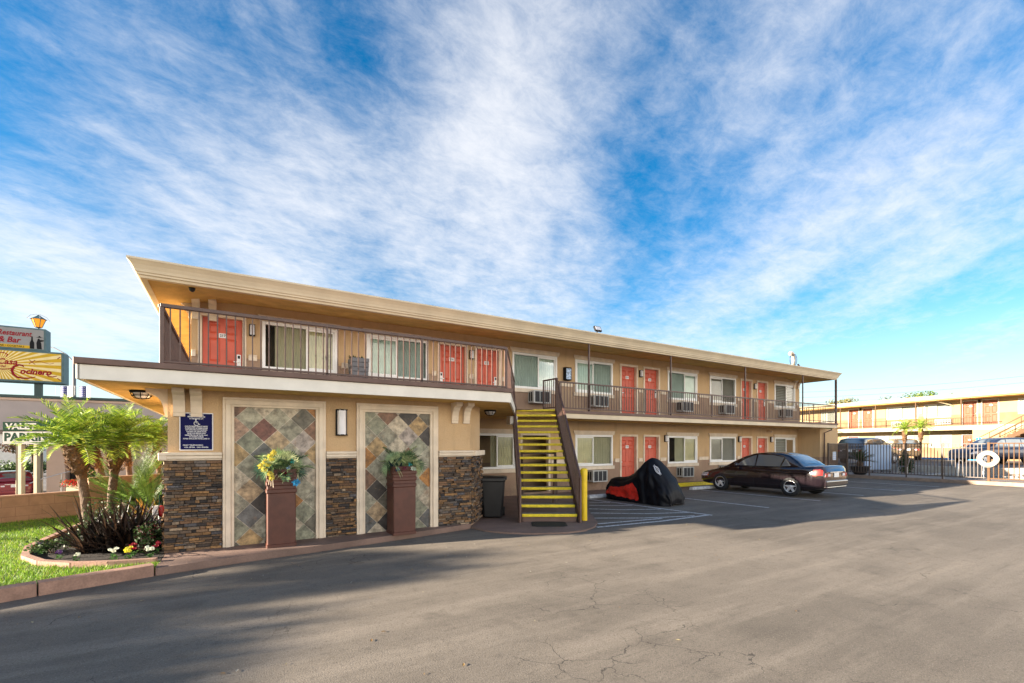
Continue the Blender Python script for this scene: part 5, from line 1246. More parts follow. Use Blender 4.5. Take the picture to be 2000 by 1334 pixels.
# roadside pole sign
E_ = Vector((1,0,0))
ps = thing('pole_sign', 'tall roadside pole sign with a white upper box and yellow lower box', 'sign', (-10.96, 42.6, 4.56))
m = MB(); m.box(-11.15,42.75,GZ,-10.8,43.1,6.0); m.build('pole', MT['green'], ps)
m = MB(); m.box(-18.3,42.4,5.83,-9.62,43.6,7.92); b1 = m.build('lower_box', MT['teal'], ps, bev=.02)
m = MB(); m.box(-18.2,42.385,5.95,-9.74,42.398,7.80); m.build('yellow_face', MT['signy'], b1)
m = MB(); c = Vector((-12.7, 42.383, 6.9))
for k in range(40):
    a = 6.2832*k/40 + .05; b = a + .075
    P = clip_poly([(c.x,c.z),(c.x+9*math.cos(a),c.z+9*math.sin(a)),(c.x+9*math.cos(b),c.z+9*math.sin(b))], -18.19,-9.75,5.96,7.79)
    if len(P) > 2: m.add([(x,42.381,z) for x, z in P], [tuple(range(len(P)))])
m.build('sun_rays', MT['signy2'], b1, recalc=False)
m = MB(); yy = 42.377
m.text('Casa', .50, (-12.32,yy,7.08), bold=.014, shear=.25, sx=.98); m.text('del', .2, (-12.5,yy,6.78), bold=.003, shear=.25); m.text('ocinero', .52, (-10.98,yy,6.52), bold=.02, shear=.25, sx=.92)
def sw(pts, r_): m.tube([(x,yy,z) for x, z in pts], r_, 6)
sw([(-11.55,6.80),(-11.58,6.90),(-11.75,6.93),(-11.98,6.80),(-12.08,6.55),(-12.02,6.30),(-11.85,6.13),(-11.6,6.07),(-11.3,6.09),(-10.98,6.20)], [.02,.05,.055,.065,.07,.065,.055,.05,.045,.02])
sw([(-10.5,6.42),(-10.35,6.28),(-10.15,6.26),(-9.95,6.33)], [.02,.03,.035,.02]); sw([(-12.9,6.6),(-12.5,6.58),(-12.2,6.63),(-12.0,6.72)], [.02,.03,.03,.02]); sw([(-12.7,7.62),(-12.45,7.65),(-12.28,7.55),(-12.35,7.40)], .028)
sw([(-11.3,7.02),(-11.0,7.30)], .018); sw([(-11.3,7.30),(-11.0,7.02)], .018); sw([(-11.0,7.16),(-10.8,7.25),(-10.55,7.16),(-10.3,7.10),(-10.1,7.18)], .013); sw([(-9.93,7.48),(-9.78,7.62)], .022); sw([(-9.93,6.18),(-9.78,6.06)], .022)
m.build('lettering', MT['signr'], b1, recalc=False)
m = MB(); m.box(-18.3,42.5,7.93,-10.52,43.5,9.42); b2 = m.build('upper_box', MT['teal'], ps, bev=.02)
m = MB(); m.box(-18.2,42.485,8.05,-10.62,42.498,9.32); m.build('white_face', MT['signw'], b2)
m = MB(); m.box(-18.2,42.478,8.05,-11.24,42.484,8.24); m.build('yellow_band', MT['signy'], b2)
m = MB(); yy = 42.475; m.text('Restaurant', .46, (-12.0,yy,8.98), bold=.011, shear=.25, sx=.78); m.text('& Bar', .50, (-12.25,yy,8.53), bold=.012, shear=.25, sx=.88); m.build('lettering', MT['signr'], b2, recalc=False)
m = MB(); yy = 42.474; m.text('WINE \u2022 COCKTAILS', .15, (-12.2,yy,8.14), bold=.003)
def sil(P): m.add([(-10.76+(x+10.9)*.62,42.472,8.06+(z-8.08)*.92) for x, z in P], [tuple(range(len(P)))])
sil([(-11.75,8.08),(-11.4,8.08),(-11.4,8.5),(-11.5,8.68),(-11.52,8.95),(-11.62,8.95),(-11.64,8.68),(-11.75,8.5)])
sil([(-11.2,8.08),(-10.82,8.08),(-10.86,8.5),(-10.92,8.6),(-10.68,8.66),(-10.66,8.74),(-10.95,8.74),(-11.02,8.83),(-11.12,8.82),(-11.18,8.66),(-11.24,8.5)]); sil([(-11.3,8.9),(-11.1,8.94),(-11.05,9.02),(-10.95,9.02),(-10.9,8.94),(-10.72,8.9)])
m.build('bottle_and_figure', MT['signb'], b2, recalc=False)
# lantern on top of the sign
ln = thing('sign_lantern', 'lit amber lantern with green hood standing on the pole sign', 'lantern', (-11.0, 43.0, 9.42))
m = MB(); m.lathe([(.05,0),(.05,.12),(.16,.14),(.18,.17),(0,.17)], (0,0,0), 6, smooth=False); m.build('base', MT['green'], ln, world=False)
m = MB(); m.lathe([(.17,.18),(.35,.70)], (0,0,0), 6, smooth=False); m.build('lantern_glass', MT['amber'], ln, world=False)
m = MB(); m.lathe([(.44,.70),(.40,.72),(.12,.92),(.05,1.0),(0,1.02)], (0,0,0), 6, smooth=False)
for k in range(6): a = 6.2832*k/6; m.bar((.175*math.cos(a),.175*math.sin(a),.17),(.365*math.cos(a),.365*math.sin(a),.71), .03, .03)
m.build('hood', MT['teal'], ln, world=False)
m = MB()
for k in range(4): a = 6.2832*k/4+.4; m.tube([(.55*math.cos(a),.55*math.sin(a),.68),(.38*math.cos(a),.38*math.sin(a),.92),(.05*math.cos(a),.05*math.sin(a),1.05)], .014, 5)
m.build('scroll', MT['steel'], ln, world=False)
# parking sign on two posts (faces the viewer's street side)
pk = thing('parking_sign', 'white sign with dark green PARKING lettering on cream posts behind the palms', 'sign', (*cam2w(-24.85,24), GZ), R(-31.27))
m = MB(); m.box(-1.45,-.08,3.37,1.45,.08,3.96); m.box(-1.47,-.10,3.31,1.47,.10,3.365); m.build('lower_board', MT['signw'], pk, world=False, bev=.01)
m = MB(); m.box(-1.45,-.08,3.99,1.45,.08,4.46); m.build('upper_board', MT['signg'], pk, world=False, bev=.01)
m = MB(); m.text('PARKING', .58, (0,-.084,3.66), bold=.022, sx=1.13); m.build('lettering', MT['signg'], pk, world=False, recalc=False)
m = MB(); m.text('VALET', .42, (-.5,-.084,4.22), bold=.016, sx=1.3); m.build('upper_lettering', MT['signw'], pk, world=False, recalc=False)
m = MB()
for x in (-.55,.25): m.box(x-.10,-.1,.0,x+.10,.1,3.305); m.box(x-.16,-.16,0,x+.16,.16,.2)
m.build('posts', MT['cream2'], pk, world=False, bev=.02)
# two small flags and a street light
for i, c in enumerate((-25.05,-23.98)):
    fl = thing('flag', ('small stars-and-stripes flag hanging left, above the restaurant roof','small stars-and-stripes flag hanging right, nearer the street light')[i], 'flag', (*cam2w(c,26), 4.4), R(-31.27), 'flags above the restaurant')
    m = MB(); w, h = .66, .62; n_ = 10
    def wv(x): return .03*math.sin(x*14)
    for k in range(n_):
        xa, xb = -w/2+w*k/n_, -w/2+w*(k+1)/n_
        if k < 6: m.add([(xa,wv(xa),0),(xb,wv(xb),0),(xb,wv(xb),h),(xa,wv(xa),h)], [(0,1,2,3)], 0)
        else:
            m.add([(xa,wv(xa),0),(xb,wv(xb),0),(xb,wv(xb),h),(xa,wv(xa),h)], [(0,1,2,3)], 1 if k % 2 else 2)
    for k in range(4):
        for q in range(5): x = -w/2+.06+.085*k; z = .08+.115*q; m.add([(x-.012,wv(x)-.006,z),(x,wv(x)-.006,z-.014),(x+.012,wv(x)-.006,z),(x,wv(x)-.006,z+.014)], [(0,1,2,3)], 2)
    m.build('cloth', [MT['carblueflag'], MT['redcloth'], MT['wtext']], fl, world=False, recalc=False)
    m = MB(); m.tube([(-w/2-.25,0,h+.005),(w/2+.25,0,h+.005)], .006, 5); m.tube([(-w/2-.22,.0,h),(-w/2-.22,0,.12)], .012, 5); m.build('line', MT['steel'], fl, world=False)
lp = thing('street_light', 'grey street light with a long curved arm behind the pole sign', 'street lamp', (-10.1, 47.1, GZ))
m = MB(); m.lathe([(.14,0),(.10,9.9),(.06,9.95),(0,9.95)], (0,0,0), 12); m.build('post', MT['grey'], lp, world=False)
m = MB(); m.tube([(0,0,9.5),(-.5,.3,10.1),(-1.3,.8,10.6),(-2.6,1.6,10.9)], .04, 6); m.build('arm', MT['grey'], lp, world=False)
m = MB(); m.lathe([(0,-.3),(.10,-.28),(.14,0),(.1,.28),(0,.3)], (-2.8,1.7,10.9), 10, 0, 'x'); m.build('lamp_head', MT['grey'], lp, world=False)
# cars, flower trough and shrubs on the lower lot
make_car('parked_suv', 'dark red sport utility car seen from behind under the restaurant canopy', 'car', (-11.55, 40.9, GZ), R(106), MT['carred'], SUV, None, False)
make_car('parked_car', 'pale blue-grey car at the left edge of the picture beside the red one', 'car', (-13.75, 43.6, GZ), R(112), MT['carpale'], None, None, False)
tb = thing('flower_trough', 'long pale stone trough with red and yellow-green planting by the restaurant steps', 'planter', (*cam2w(-18.9,21), GZ), R(-31.27))
m = MB(); m.box(-1.15,-.2,0,1.2,.2,1.46); m.build('trough', MT['cream2'], tb, world=False, bev=.03)
m = MB(); r = random.Random(9)
for k in range(900):
    x = r.uniform(-1.3,1.2); p = Vector((x, r.uniform(-.35,.2), 1.46+r.uniform(-.05,.28)*(1 if x > -.3 else .9))); a = Vector((r.gauss(0,1), r.gauss(0,1), r.gauss(.3,.6))).normalized(); s_ = a.cross(Vector((.3,.5,.8))).normalized()*.03
    m.cc = r.choice(((.55,.02,.012),(.60,.05,.02),(.10,.18,.02))) if x < -.35 else r.choice(((.22,.26,.03),(.30,.26,.04),(.13,.20,.03)))
    m.add([p-a*.05, p+s_, p+a*.05, p-s_], [(0,1,2,3)])
m.build('planting', MT['leaf'], tb, world=False, recalc=False)
# far street behind the cars
fb = thing('far_building', 'distant white flat-roofed building seen beyond the red car', 'building', (-34, 88, GZ))
m = MB(); m.box(-48,88,GZ,-22,96,3.2); m.build('wall', MT['white'], fb)
m = MB(); m.box(-48.4,87.5,3.203,-21.6,96.4,3.6); m.build('roof', MT['grey'], fb)
m = MB(); m.box(-40,87.93,GZ+.1,-28,87.99,1.0); m.build('window_band', MT['dark'], fb)
shrub('hedge', *cam2w(-50,48), GZ, 3.0, 1.2, 1.5, 2600, ((.05,.10,.02),(.08,.14,.03)), 'clipped green hedge across the street at the far left', 'hedge', None, .22)
def tree(name, x, y, z, H, rx, rz_, n, cols, label, seed, ls=.3, cz=None, group=None, trunk=.16, nl=14):
    r = random.Random(seed); t = thing(name, label, 'tree', (x, y, z), 0, group); m = MB(); cz = cz or H-rz_*.9
    lobes = []
    for _ in range(nl): d = Vector((r.gauss(0,1), r.gauss(0,1), r.gauss(0,.8))).normalized()*r.uniform(.25,.85); lobes.append((d.x*rx, d.y*rx, cz+d.z*rz_, r.uniform(.25,.5)))
    for k in range(n):
        lx, ly, lz, lr = r.choice(lobes); d = Vector((r.gauss(0,1), r.gauss(0,1), r.gauss(0,1))).normalized()*r.random()**.45*lr
        p = Vector((lx+d.x*rx, ly+d.y*rx, lz+d.z*rz_)); l = ls*r.uniform(.6,1.3); a = Vector((r.gauss(0,1), r.gauss(0,1), r.gauss(0,1))).normalized(); s_ = a.cross(Vector((r.random()-.5, r.random()-.5, r.random()))).normalized()*l*.33; c = r.choice(cols); g = r.uniform(.6,1.35); m.cc = tuple(q*g for q in c)
        m.add([p-a*l/2, p+s_, p+a*l/2, p-s_], [(0,1,2,3)])
    m.build('crown', MT['leaf'], t, world=False, recalc=False)
    m = MB(); top = Vector((0,0,cz-rz_*.3)); m.tube([(0,0,0), (.05,0,top.z*.5), top], [trunk,trunk*.75,trunk*.5], 8)
    for lx, ly, lz, lr in lobes: m.tube([top*.85, Vector((lx*.5, ly*.5, (lz+top.z)/2)), Vector((lx,ly,lz))], [trunk*.45,trunk*.28,.02], 5)
    m.build('trunk', MT['bark'], t, world=False)
    return t
TG = ((.05,.09,.02),(.08,.13,.025),(.11,.16,.03))
tree('street_tree', *cam2w(-58,56), GZ, 5.2, 3.0, 1.8, 2600, ((.14,.06,.03),(.10,.05,.03),(.08,.07,.03)), 'russet street tree across the road beyond the red car', 41, .3)
tree('street_tree', *cam2w(-52,64), GZ, 4.6, 2.6, 1.8, 2000, TG, 'green street tree beside the far white building', 42, .3)
# trees on the street side that throw the long streaks over the drive and lawn
def streaky(x, y, cz, ry, rz_, n, label, seed):
    return tree('roadside_tree', x, y, GZ, cz+rz_*.9-GZ, ry, rz_, n, TG, label, seed, .26, cz-GZ, 'roadside trees left of the drive', .13, 11)
streaky(-24, 10.7, 5.35, 1.5, 1.15, 1500, 'small-crowned roadside tree straight left of the drive entrance', 43)
streaky(-27, 12.6, 6.9, 1.2, .7, 700, 'taller thin-crowned roadside tree left of the drive entrance', 44)
streaky(-24, 8.5, 5.6, 1.5, 1.0, 1300, 'lowest of the roadside trees, nearest the street corner', 47)
streaky(-22, 14.2, 3.9, 1.7, .8, 800, 'sparse roadside tree in line with the lawn', 45)
# ------------------------------------------------------------------ fence, pool terrace and the second building on the right
m = MB(); m.box(27.86,-8,-.02,28.14,12.2,.16); m.box(26.4,11.7,-.02,27.855,11.95,.14); o = m.build('fence_kerb', MT['curb2'], bev=.015); o['kind'] = 'structure'
slab('pool_terrace', [(28.15,-8),(34.4,-8),(34.4,13.2),(30.5,14.5),(28.15,14.5)], -.02, .13, MT['deck'])
m = MB(); m.box(30.4,.5,.14,30.7,9.6,.165); m.box(33.0,.5,.14,33.3,9.6,.165); m.box(30.7,9.3,.14,33.0,9.6,.165); m.box(30.7,.5,.14,33.0,.8,.165); o = m.build('pool_coping', MT['avinyl']); o['kind'] = 'structure'
sheet('pool_water', [(30.7,.8),(33.0,.8),(33.0,9.3),(30.7,9.3)], .136, MT['water'])
slab('raised_lot', [(34.62,-20),(69,-20),(69,40),(29.5,40),(29.5,14.62),(34.62,13.4)], -.02, .5, MT['asphalt2'])
m = MB(); m.box(34.4,-12,.0,34.61,13.3,.52); w_ = m.build('retaining_wall', MT['cmu'], bev=.01); tag(w_, 'low grey block retaining wall between the pool terrace and the raised lot', 'wall')
m = MB()
for k in range(70): m.box(34.396-.003,-11.9+.36*k,.0,34.399,-11.885+.36*k,.5)
m.build('joints', MT['grey'], w_)
def fence(name, label, a, b, zt, zb, pitch, bw, mat, posts, pw=.05, cat='fence'):
    a = Vector((a[0],a[1],0)); b = Vector((b[0],b[1],0)); L_ = (b-a).length; t = (b-a)/L_; f = thing(name, label, cat, (a.x, a.y, .15))
    m = MB(); m.bar((a.x,a.y,zt),(b.x,b.y,zt), bw*1.5, bw*1.5); m.bar((a.x,a.y,zb),(b.x,b.y,zb), bw*1.5, bw*1.5); m.build('rail', MT[mat], f)
    m = MB(); n_ = int(L_/pitch)
    for i in range(1, n_): p = a+t*(L_*i/n_); m.bar((p.x,p.y,zb),(p.x,p.y,zt), bw, bw, up=(t.x,t.y,0))
    m.build('bars', MT[mat], f)
    for s_ in posts: p = a+t*s_; m = MB(); m.bar((p.x,p.y,.13),(p.x,p.y,zt+.04), pw, pw, up=(t.x,t.y,0)); m.build('post', MT[mat], f, bev=.004)
    return f
fence('pool_fence', 'dark metal bar fence round the pool terrace beyond the sedan', (28,11.78), (28,6.52), 1.78, .30, .122, .024, 'fmetal', (0,.98,2.5,3.84))
gf = fence('pool_gate', 'beige sunlit metal bar gate section at the right edge of the picture', (28,6.42), (28,-4), 1.80, .28, .15, .030, 'beigem', (0,3.0,6.5), .085, 'gate')
g2 = fence('entry_gate', 'dark narrow bar gate between the service block and the pool fence', (25.95,11.78), (27.9,11.78), 1.78, .30, .115, .024, 'fmetal', (0,1.93), .07, 'gate')
nb = thing('notice_board', 'small white notice with grey panels fixed on the dark narrow gate', 'sign', (26.5,11.74,.95)); m = MB(); m.box(-.17,0,0,.17,.012,.42); m.build('board', MT['wtext'], nb, world=False)
m = MB()
for k in range(2):
    for q in range(4): m.box(-.15+.16*k,-.004,.03+.1*q,-.02+.16*k,-.001,.10+.1*q)
m.build('panels', MT['paleblue'], nb, world=False)
# life ring hung on the gate post
lr = thing('life_ring', 'white life ring with rope hanging at the start of the beige gate', 'life ring', (27.90, 6.42, 1.12)); m = MB(); R0, r0 = .25, .085; rows = []
for i in range(33):
    a = 6.2832*i/32; rows.append([(.6*r0*math.sin(b), (R0+r0*math.cos(b))*math.cos(a), (R0+r0*math.cos(b))*math.sin(a)) for b in [6.2832*j/12 for j in range(12)]])
m.grid(rows, 0, True, True); m.build('ring', MT['ringw'], lr, world=False)
m = MB(); m.tube([(-.05, (.345+.012*math.cos(4*a))*math.cos(a), (.345+.012*math.cos(4*a))*math.sin(a)) for a in [6.2832*k/48 for k in range(49)]], .008, 6); m.build('rope', MT['ringw'], lr, world=False)
m = MB()
for k in range(4):
    a = 6.2832*k/4+.78; m.lathe([(.104,-.03),(.104,.03)], (0,0,0), 12); 
m.v = []; m.f = []; m.m = []; m.sm = []; m.c = []
for k in range(4):
    a = 6.2832*k/4+.78; rr = []
    for da in (-.09,.09): rr.append([(.63*r0*math.sin(b)*1.05, (R0+r0*1.05*math.cos(b))*math.cos(a+da), (R0+r0*1.05*math.cos(b))*math.sin(a+da)) for b in [6.2832*j/12 for j in range(12)]])
    m.grid(rr, 0, True, True)
m.build('band', MT['trim'], lr, world=False)
# chrome pool rails
for i, y in enumerate((8.0, 7.1)):
    m = MB(); m.tube([(30.2,y,.15),(30.2,y,.75),(30.35,y,.95),(30.6,y,.98),(30.85,y,.8),(30.95,y,.3),(30.95,y,.14)], .022, 8); tag(m.build('pool_handrail', MT['steel']), ('chrome pool handrail hoop, left of the pair behind the fence','chrome pool handrail hoop, right of the pair next to the life ring')[i], 'handrail', 'pool handrails')
for i, (y, l) in enumerate(((7.95,'small blue and white depth tile in the pool coping, left one'),(6.3,'small blue and white depth tile below the life ring'))):
    m = MB(); m.box(30.45,y-.16,.167,30.65,y+.16,.172); d_ = m.build('depth_marker', MT['wtext']); tag(d_, l, 'marker', 'pool depth markers')
    m = MB(); m.box(30.48,y-.09,.173,30.62,y+.09,.177); m.build('blue_tile', MT['blue'], d_)
# folded table-tennis table
tt = thing('folded_table', 'pale blue folded table with rounded corners standing upright behind the fence', 'table', (32.2, 12.0, .13), R(-31.27))
def rrect(w, h, c, z0):
    P = []
    for cx, cz, a0 in ((w-c,h-c,0),(-w+c,h-c,90),(-w+c,-h+c,180),(w-c,-h+c,270)):
        for k in range(6): a = R(a0+18*k); P.append((cx+c*math.cos(a), z0+cz+c*math.sin(a)))
    return P
m = MB(); m.ext([(x,-.03,z) for x, z in rrect(.76,.72,.14,.88)], (0,.05,0)); m.build('table_top', MT['paleblue'], tt, world=False, bev=.006)
m = MB(); m.ext([(x,.10,z) for x, z in rrect(.76,.70,.14,.87)], (0,.04,0)); m.build('table_top', MT['paleblue'], tt, world=False, bev=.006)
for x in (-.5,.5):
    m = MB(); m.bar((x,.05,.14),(x,.05,.9), .04, .04); m.bar((x,-.25,.07),(x,.35,.07), .04, .04); m.build('leg', MT['grey'], tt, world=False)
    for y in (-.25,.35): m = MB(); m.lathe([(0,-.02),(.05,-.02),(.05,.02),(0,.02)], (x,y,.05), 12, 0, 'x'); m.build('wheel', MT['rubber'], tt, world=False)
# potted sago, shrubs and chair on the terrace
pt = thing('bowl_planter', 'wide dark bowl planter just behind the pool fence', 'planter', (28.95, 11.6, .13)); m = MB(); m.lathe([(.25,0),(.40,.25),(.47,.42),(.50,.45),(.46,.46),(.42,.42),(0,.40)], (0,0,0), 22); m.build('bowl', MT['black'], pt, world=False)
def sago2(x, y, z, label, seed, n, l):
    r = random.Random(seed); t = thing('potted_sago', label, 'plant', (x, y, z)); m = MB()
    for k in range(n): frond(m, (0,0,.3), r.uniform(0,6.28), r.uniform(.0,1.45), l*r.uniform(.8,1.1), 16, .016, .11, r.uniform(.2,.9), ((.03,.06,.015),(.05,.09,.02)), r, .01, .4)
    m.build('crown', MT['leaf'], t, world=False, recalc=False)
    m = MB(); m.lathe([(.0,0),(.13,0),(.15,.2),(.1,.33),(0,.34)], (0,0,0), 12); m.build('trunk', MT['bark'], t, world=False)
sago2(28.95, 11.6, .55, 'dark sago palm growing in the bowl planter behind the fence', 61, 46, .8)
shrub('terrace_shrub', 33.3, 11.1, .13, .45, .45, 1.1, 900, DG, 'dark rounded shrub right of the folded blue table', 'shrub', None, .11)
ch = thing('patio_chair', 'small grey patio chair in front of the dark terrace shrub', 'chair', (32.4, 10.9, .13), R(200))
m = MB(); m.box(-.26,-.25,.36,.26,.25,.40); m.build('seat', MT['grey'], ch, world=False, bev=.01)
m = MB(); rows = [[(x, .24+.10*f-.05*(abs(x)/.26)**2, .42+.42*f) for x in (-.26,-.13,0,.13,.26)] for f in (0,.5,.85,1)]; m.grid(rows); m.build('backrest', MT['grey'], ch, world=False)
for x in (-.22,.22):
    for y in (-.2,.2): m = MB(); m.bar((x,y,0),(x*.95,y*.95,.36), .03, .03); m.build('leg', MT['steel'], ch, world=False)
# second building (parts built in its own frame: x along the front, y into the building, z from its ground)
b2 = thing('annex_building', 'sunlit cream two-storey room block with a long balcony beyond the pool', 'building', (0,0,0))
YW = 1.6; SX0, SX1 = -9, 24; F2 = 2.88
dr2 = [(-.25,.72),(1.18,2.1),(9.42,10.36),(10.72,11.7)]; wn2 = [(-3.4,-1.75,'v'),(3.4,6.1,'w'),(6.55,8.6,'v'),(12.9,14.8,'v')]
low_d = [(-.3,.72),(9.42,10.2)]; low_w = [(-2.9,-1.6),(2.4,4.8),(5.2,6.3),(7.0,8.65)]
m = MB(); ops2 = [(a,b,F2,4.9) for a, b in dr2]+[(a,b,3.62,4.86) for a, b, _ in wn2]; opl2 = [(a,b,.02,2.05) for a, b in low_d]+[(a,b,.95,2.1) for a, b in low_w]
wall_sheet(m, SX0, SX1, 2.6, 5.4, YW, ops2); m.build('wall', MT['tan2u'], b2)
m = MB(); wall_sheet(m, SX0, SX1, 0, 2.6, YW, opl2)
m.quad((SX0,YW+1.2,0),(SX1,YW+1.2,0),(SX1,YW+1.2,5.4),(SX0,YW+1.2,5.4)); m.box(10.88,.02,0,SX1,YW-.01,2.42)
m.quad((SX0,YW,0),(SX0,9,0),(SX0,9,5.4),(SX0,YW,5.4)); m.quad((SX1,YW,0),(SX1,9,0),(SX1,9,5.4),(SX1,YW,5.4)); m.quad((SX0,9,0),(SX1,9,0),(SX1,9,5.4),(SX0,9,5.4))
m.build('wall', MT['tan2u'], b2)
m = MB(); m.box(SX0,.01,2.45,10.88,YW,2.80); m.box(10.88,.005,2.425,SX1,YW,2.80); m.build('balcony_slab', MT['cream2'], b2)
m = MB(); m.box(SX0-.4,-.1,5.12,SX1+.4,9.4,5.46); m.build('roof', MT['cream2'], b2, bev=.02)
m = MB(); m.box(SX0,.02,5.05,SX1,YW-.01,5.115); m.build('soffit', MT['soffit'], b2)
for a, b, s_ in wn2: window(a, b, 3.62, 4.86, YW, b2, 1, 'blind', 'v', 0, 0, 0, 'avinyl')
for a, b in low_w: window(a, b, .95, 2.1, YW, b2, 1, 'blind', 'v', 0, 0, 0, 'avinyl')
for (a, b), n_ in zip(dr2, ('226','225','224','223')): door(a, b, F2, 4.88, n_, False, False, YW, b2, 'adoor', 'avinyl')
for (a, b), n_ in zip(low_d, ('126','124')): door(a, b, .03, 2.04, n_, False, False, YW, b2, 'adoor', 'avinyl')
WYs = WY; WY = YW
def ac2(x, z):
    m = MB(); m.box(x,YW-.25,z,x+1.2,YW-.002,z+.46); a = m.build('air_conditioner', MT['avinyl'], b2, bev=.01); m = MB()
    for k in range(6):
        if k in (1,): continue
        for q in range(2): m.box(x+.07+.19*k,YW-.256,z+.10+.15*q,x+.17+.19*k,YW-.2505,z+.2+.15*q)
    m.build('grille', MT['dark'], a)
ac2(3.95,2.95); ac2(7.5,3.0)
m = MB(); m.bar((SX0,.05,3.44),(12.0,.05,3.44), .05, .045); m.bar((SX0,.05,2.90),(12.0,.05,2.90), .03, .03); rl = m.build('railing', MT['beigem'], b2); m = MB()
for k in range(175): x = SX0+.12*k; m.box(x-.008,.042,2.82,x+.008,.058,3.42)
m.build('balusters', MT['beigem'], rl)
for x in (-3.5,-.05,3.4,6.8,10.1): m = MB(); m.box(x-.035,.06,2.8,x+.035,.13,5.10); m.build('balcony_post', MT['beigem'], b2)
m = MB(); m.bar((8.75,1.5,4.6),(8.0,.2,5.1), .08, .08); m.build('brace', MT['cream2'], b2)
m = MB(); m.box(6.2,YW-.08,4.05,6.42,YW-.002,4.55); m.build('wall_cabinet', MT['trim'], b2)
for x in (.95,10.55): m = MB(); m.box(x-.05,YW-.12,4.7,x+.05,YW-.002,4.95); m.build('wall_lamp', MT['signb'], b2)
WY = WYs
a_ = math.atan2(-.973,-.23); b2.location = (53.8,23.3,.5); b2.rotation_euler = (0,0,a_)
# its stair
s2 = thing('annex_staircase', 'beige outside stair rising to the right against the cream room block', 'stairs', (0,0,0)); n_ = 15
for k in range(n_): x = 10.9+.29*k; z = .19*(k+1); m = MB(); m.box(x,-1.3,z-.06,x+.32,-.15,z); m.build('tread', MT['tan2b'], s2)
for y in (-1.34,-.12):
    m = MB(); m.ext([(10.7,y,0),(11.1,y,0),(15.4,y,2.62),(15.4,y,2.95),(10.9,y,.26)], (0,.05,0)); m.build('stringer', MT['beigem'], s2)
    m = MB(); m.bar((10.8,y+.02,1.05),(15.3,y+.02,3.85), .05, .05); m.bar((10.8,y+.02,.6),(15.3,y+.02,3.4), .03, .03)
    for k in range(6): x = 10.8+.9*k; zz = .62222*(x-10.8); m.bar((x,y+.02,zz+.05),(x,y+.02,zz+1.05), .03, .03)
    m.build('handrail', MT['beigem'], s2)
s2.location = (53.8,23.3,.5); s2.rotation_euler = (0,0,a_)
m = MB(); m.box(-.4,-.1,.0,4.0,.1,.14); o = m.build('blue_kerb', MT['blue'], loc=(0,0,0)); o['kind'] = 'structure'; o.location = (50.9,15.6,.5); o.rotation_euler = (0,0,a_)
# cars on the raised lot
make_car('parked_suv', 'silver sport utility car with dark roof glass behind the folded blue table', 'car', (35.9, 13.9, .5), R(-4), MT['carsilver'], SUV, None, False)
make_car('parked_suv', 'gold sport utility car with red tail lamps in the middle of the raised lot', 'car', (46.8, 16.0, .5), R(32), MT['cargold'], SUV, None, False)
make_car('parked_suv', 'dark navy sport utility car behind the beige gate at the right edge', 'car', (41.9, 9.4, .5), R(149), MT['carblue'], SUV, None, False)
# accessible-parking sign
hs = thing('accessible_sign', 'blue and white wheelchair sign on a post right of the gold car', 'sign', (49.7, 11.95, .5), R(-31.27-14))
m = MB(); m.bar((0,.02,0),(0,.02,1.8), .05, .05); m.build('post', MT['steel'], hs, world=False)
m = MB(); m.box(-.17,-.01,1.22,.17,.01,1.78); m.build('plate', MT['blue'], hs, world=False)
m = MB(); m.box(-.17,-.013,.95,.17,.008,1.2); m.lathe([(0,-.004),(.03,-.004),(.03,0)], (-.02,-.011,1.68), 10, 0, 'y'); W2 = lambda pts: m.tube([(x,-.014,z) for x, z in pts], .014, 5)
W2([(-.02,1.64),(-.01,1.52),(.07,1.52),(.11,1.42)]); W2([(.0+.085*math.cos(t), 1.47+.085*math.sin(t)) for t in [2.2+.3*k for k in range(13)]]); m.build('symbol', MT['wtext'], hs, world=False)
# palms in front of the annex, trees behind it, wires
for i, (c, d, h, l) in enumerate(((20.8,30.5,2.5,'small palm left of the silver car in front of the annex'),(29.2,34.5,2.9,'small palm above the silver car roof, left of a taller pair'),(32.0,36.3,3.1,'small palm between the silver and gold cars'))):
    x, y = cam2w(c, d); palm(x, y, (x+.1, y, h-.1), l, 70+i, 28, .95, .5, .09, 'palms in front of the annex')
x, y = cam2w(50.0,56); tree('background_tree', x, y, .5, 8.4, 2.6, 2.0, 2600, ((.10,.17,.02),(.15,.22,.03),(.06,.11,.02)), 'rounded bright green tree showing above the annex roof', 51, .24)
x, y = cam2w(48.0,58); tree('background_tree', x, y, .5, 7.4, 2.0, 1.3, 900, ((.14,.13,.05),(.10,.12,.04)), 'thin olive tree just left of the bright green tree', 52, .22)
x, y = cam2w(55.5,58); tree('background_tree', x, y, .5, 7.9, 1.3, 1.0, 600, ((.07,.12,.03),), 'small dark tree right of the bright green tree', 53, .2)
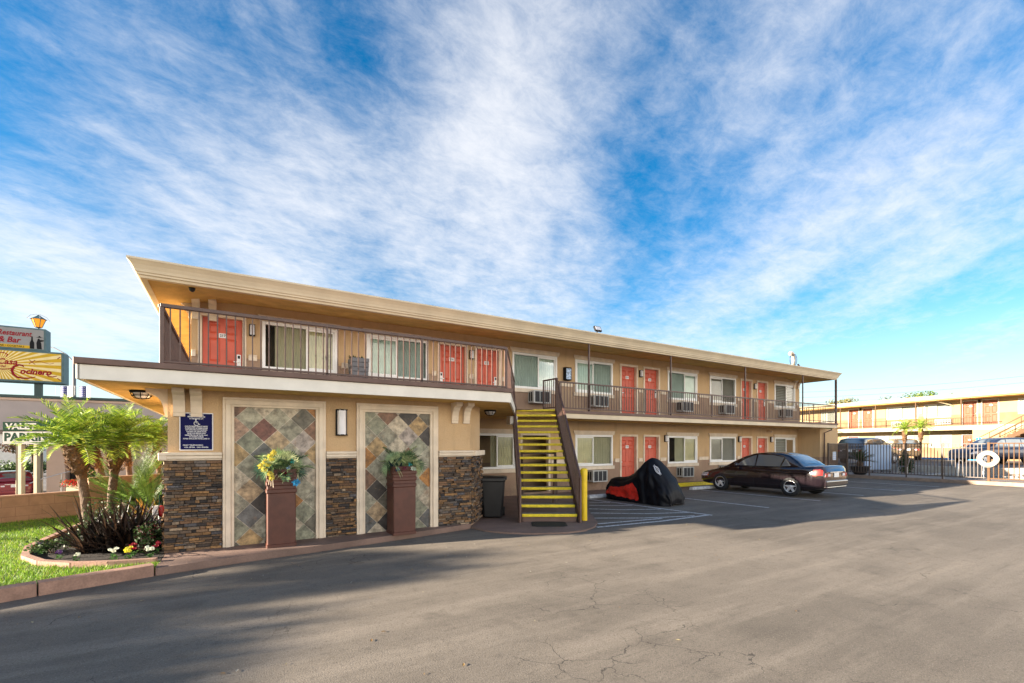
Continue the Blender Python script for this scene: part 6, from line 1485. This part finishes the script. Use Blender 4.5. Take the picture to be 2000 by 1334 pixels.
x, y = cam2w(43.0,61); tree('background_tree', x, y, .5, 7.5, 2.2, 1.4, 1300, ((.20,.17,.05),(.14,.14,.04)), 'yellowish tree top peeping over the annex roof by the corner post', 54, .24)
x, y = cam2w(37.6,33.2); tree('background_tree', x, y, .5, 6.1, .9, 1.2, 900, ((.16,.20,.03),(.22,.24,.04)), 'yellow-green tree crown cut by the right edge before the annex', 56, .16)
def bare(x, y, z, H, label, seed):
    r = random.Random(seed); t = thing('bare_tree', label, 'tree', (x, y, z)); m = MB()
    def br(p, d, l, rad, k):
        q = p + d*l; m.tube([p, p+d*l*.5+Vector((r.gauss(0,.03*l), r.gauss(0,.03*l), 0)), q], [rad, rad*.8, rad*.6], 4, 0, False)
        if k:
            for _ in range(r.choice((2,3,3))): br(q, (d+Vector((r.gauss(0,.45), r.gauss(0,.45), r.gauss(.1,.3)))).normalized(), l*r.uniform(.6,.8), rad*.6, k-1)
    br(Vector((0,0,0)), Vector((0,0,1)), H*.34, .16, 6); m.build('branches', MT['bark'], t, world=False)
x, y = cam2w(59.5,60); bare(x, y, .5, 8.6, 'leafless grey tree rising over the annex roof at the right edge', 55)
for i in range(3):
    a = Vector((*cam2w(20,75), 8.4+.75*i)); b = Vector((*cam2w(82,66), 10.6+.95*i)); m = MB()
    m.tube([a+(b-a)*k/16-Vector((0,0,1.2*4*(k/16)*(1-k/16))) for k in range(17)], .013, 4); tag(m.build('overhead_cable', MT['black']), ('lowest','middle','highest')[i]+' of three thin cables crossing the sky behind the annex', 'cable', 'overhead cables')
# stair landing rail behind the far corner of the motel
lr2 = thing('rear_landing', 'brown landing with bar railing seen past the far corner of the motel', 'landing', (30, 17.5, 0)); m = MB(); m.box(28.5,16.8,2.9,32,18.5,3.05); m.build('slab', MT['tan2b'], lr2)
m = MB(); m.bar((28.5,16.8,4.1),(32,16.8,4.1), .05, .05)
for k in range(30): m.box(28.55+.118*k-.009,16.79,3.05,28.55+.118*k+.009,16.81,4.1)
m.build('railing', MT['brown'], lr2)
m = MB()
for x in (28.6,31.9): m.bar((x,16.85,0),(x,16.85,2.9), .09, .09)
m.build('legs', MT['brown'], lr2)
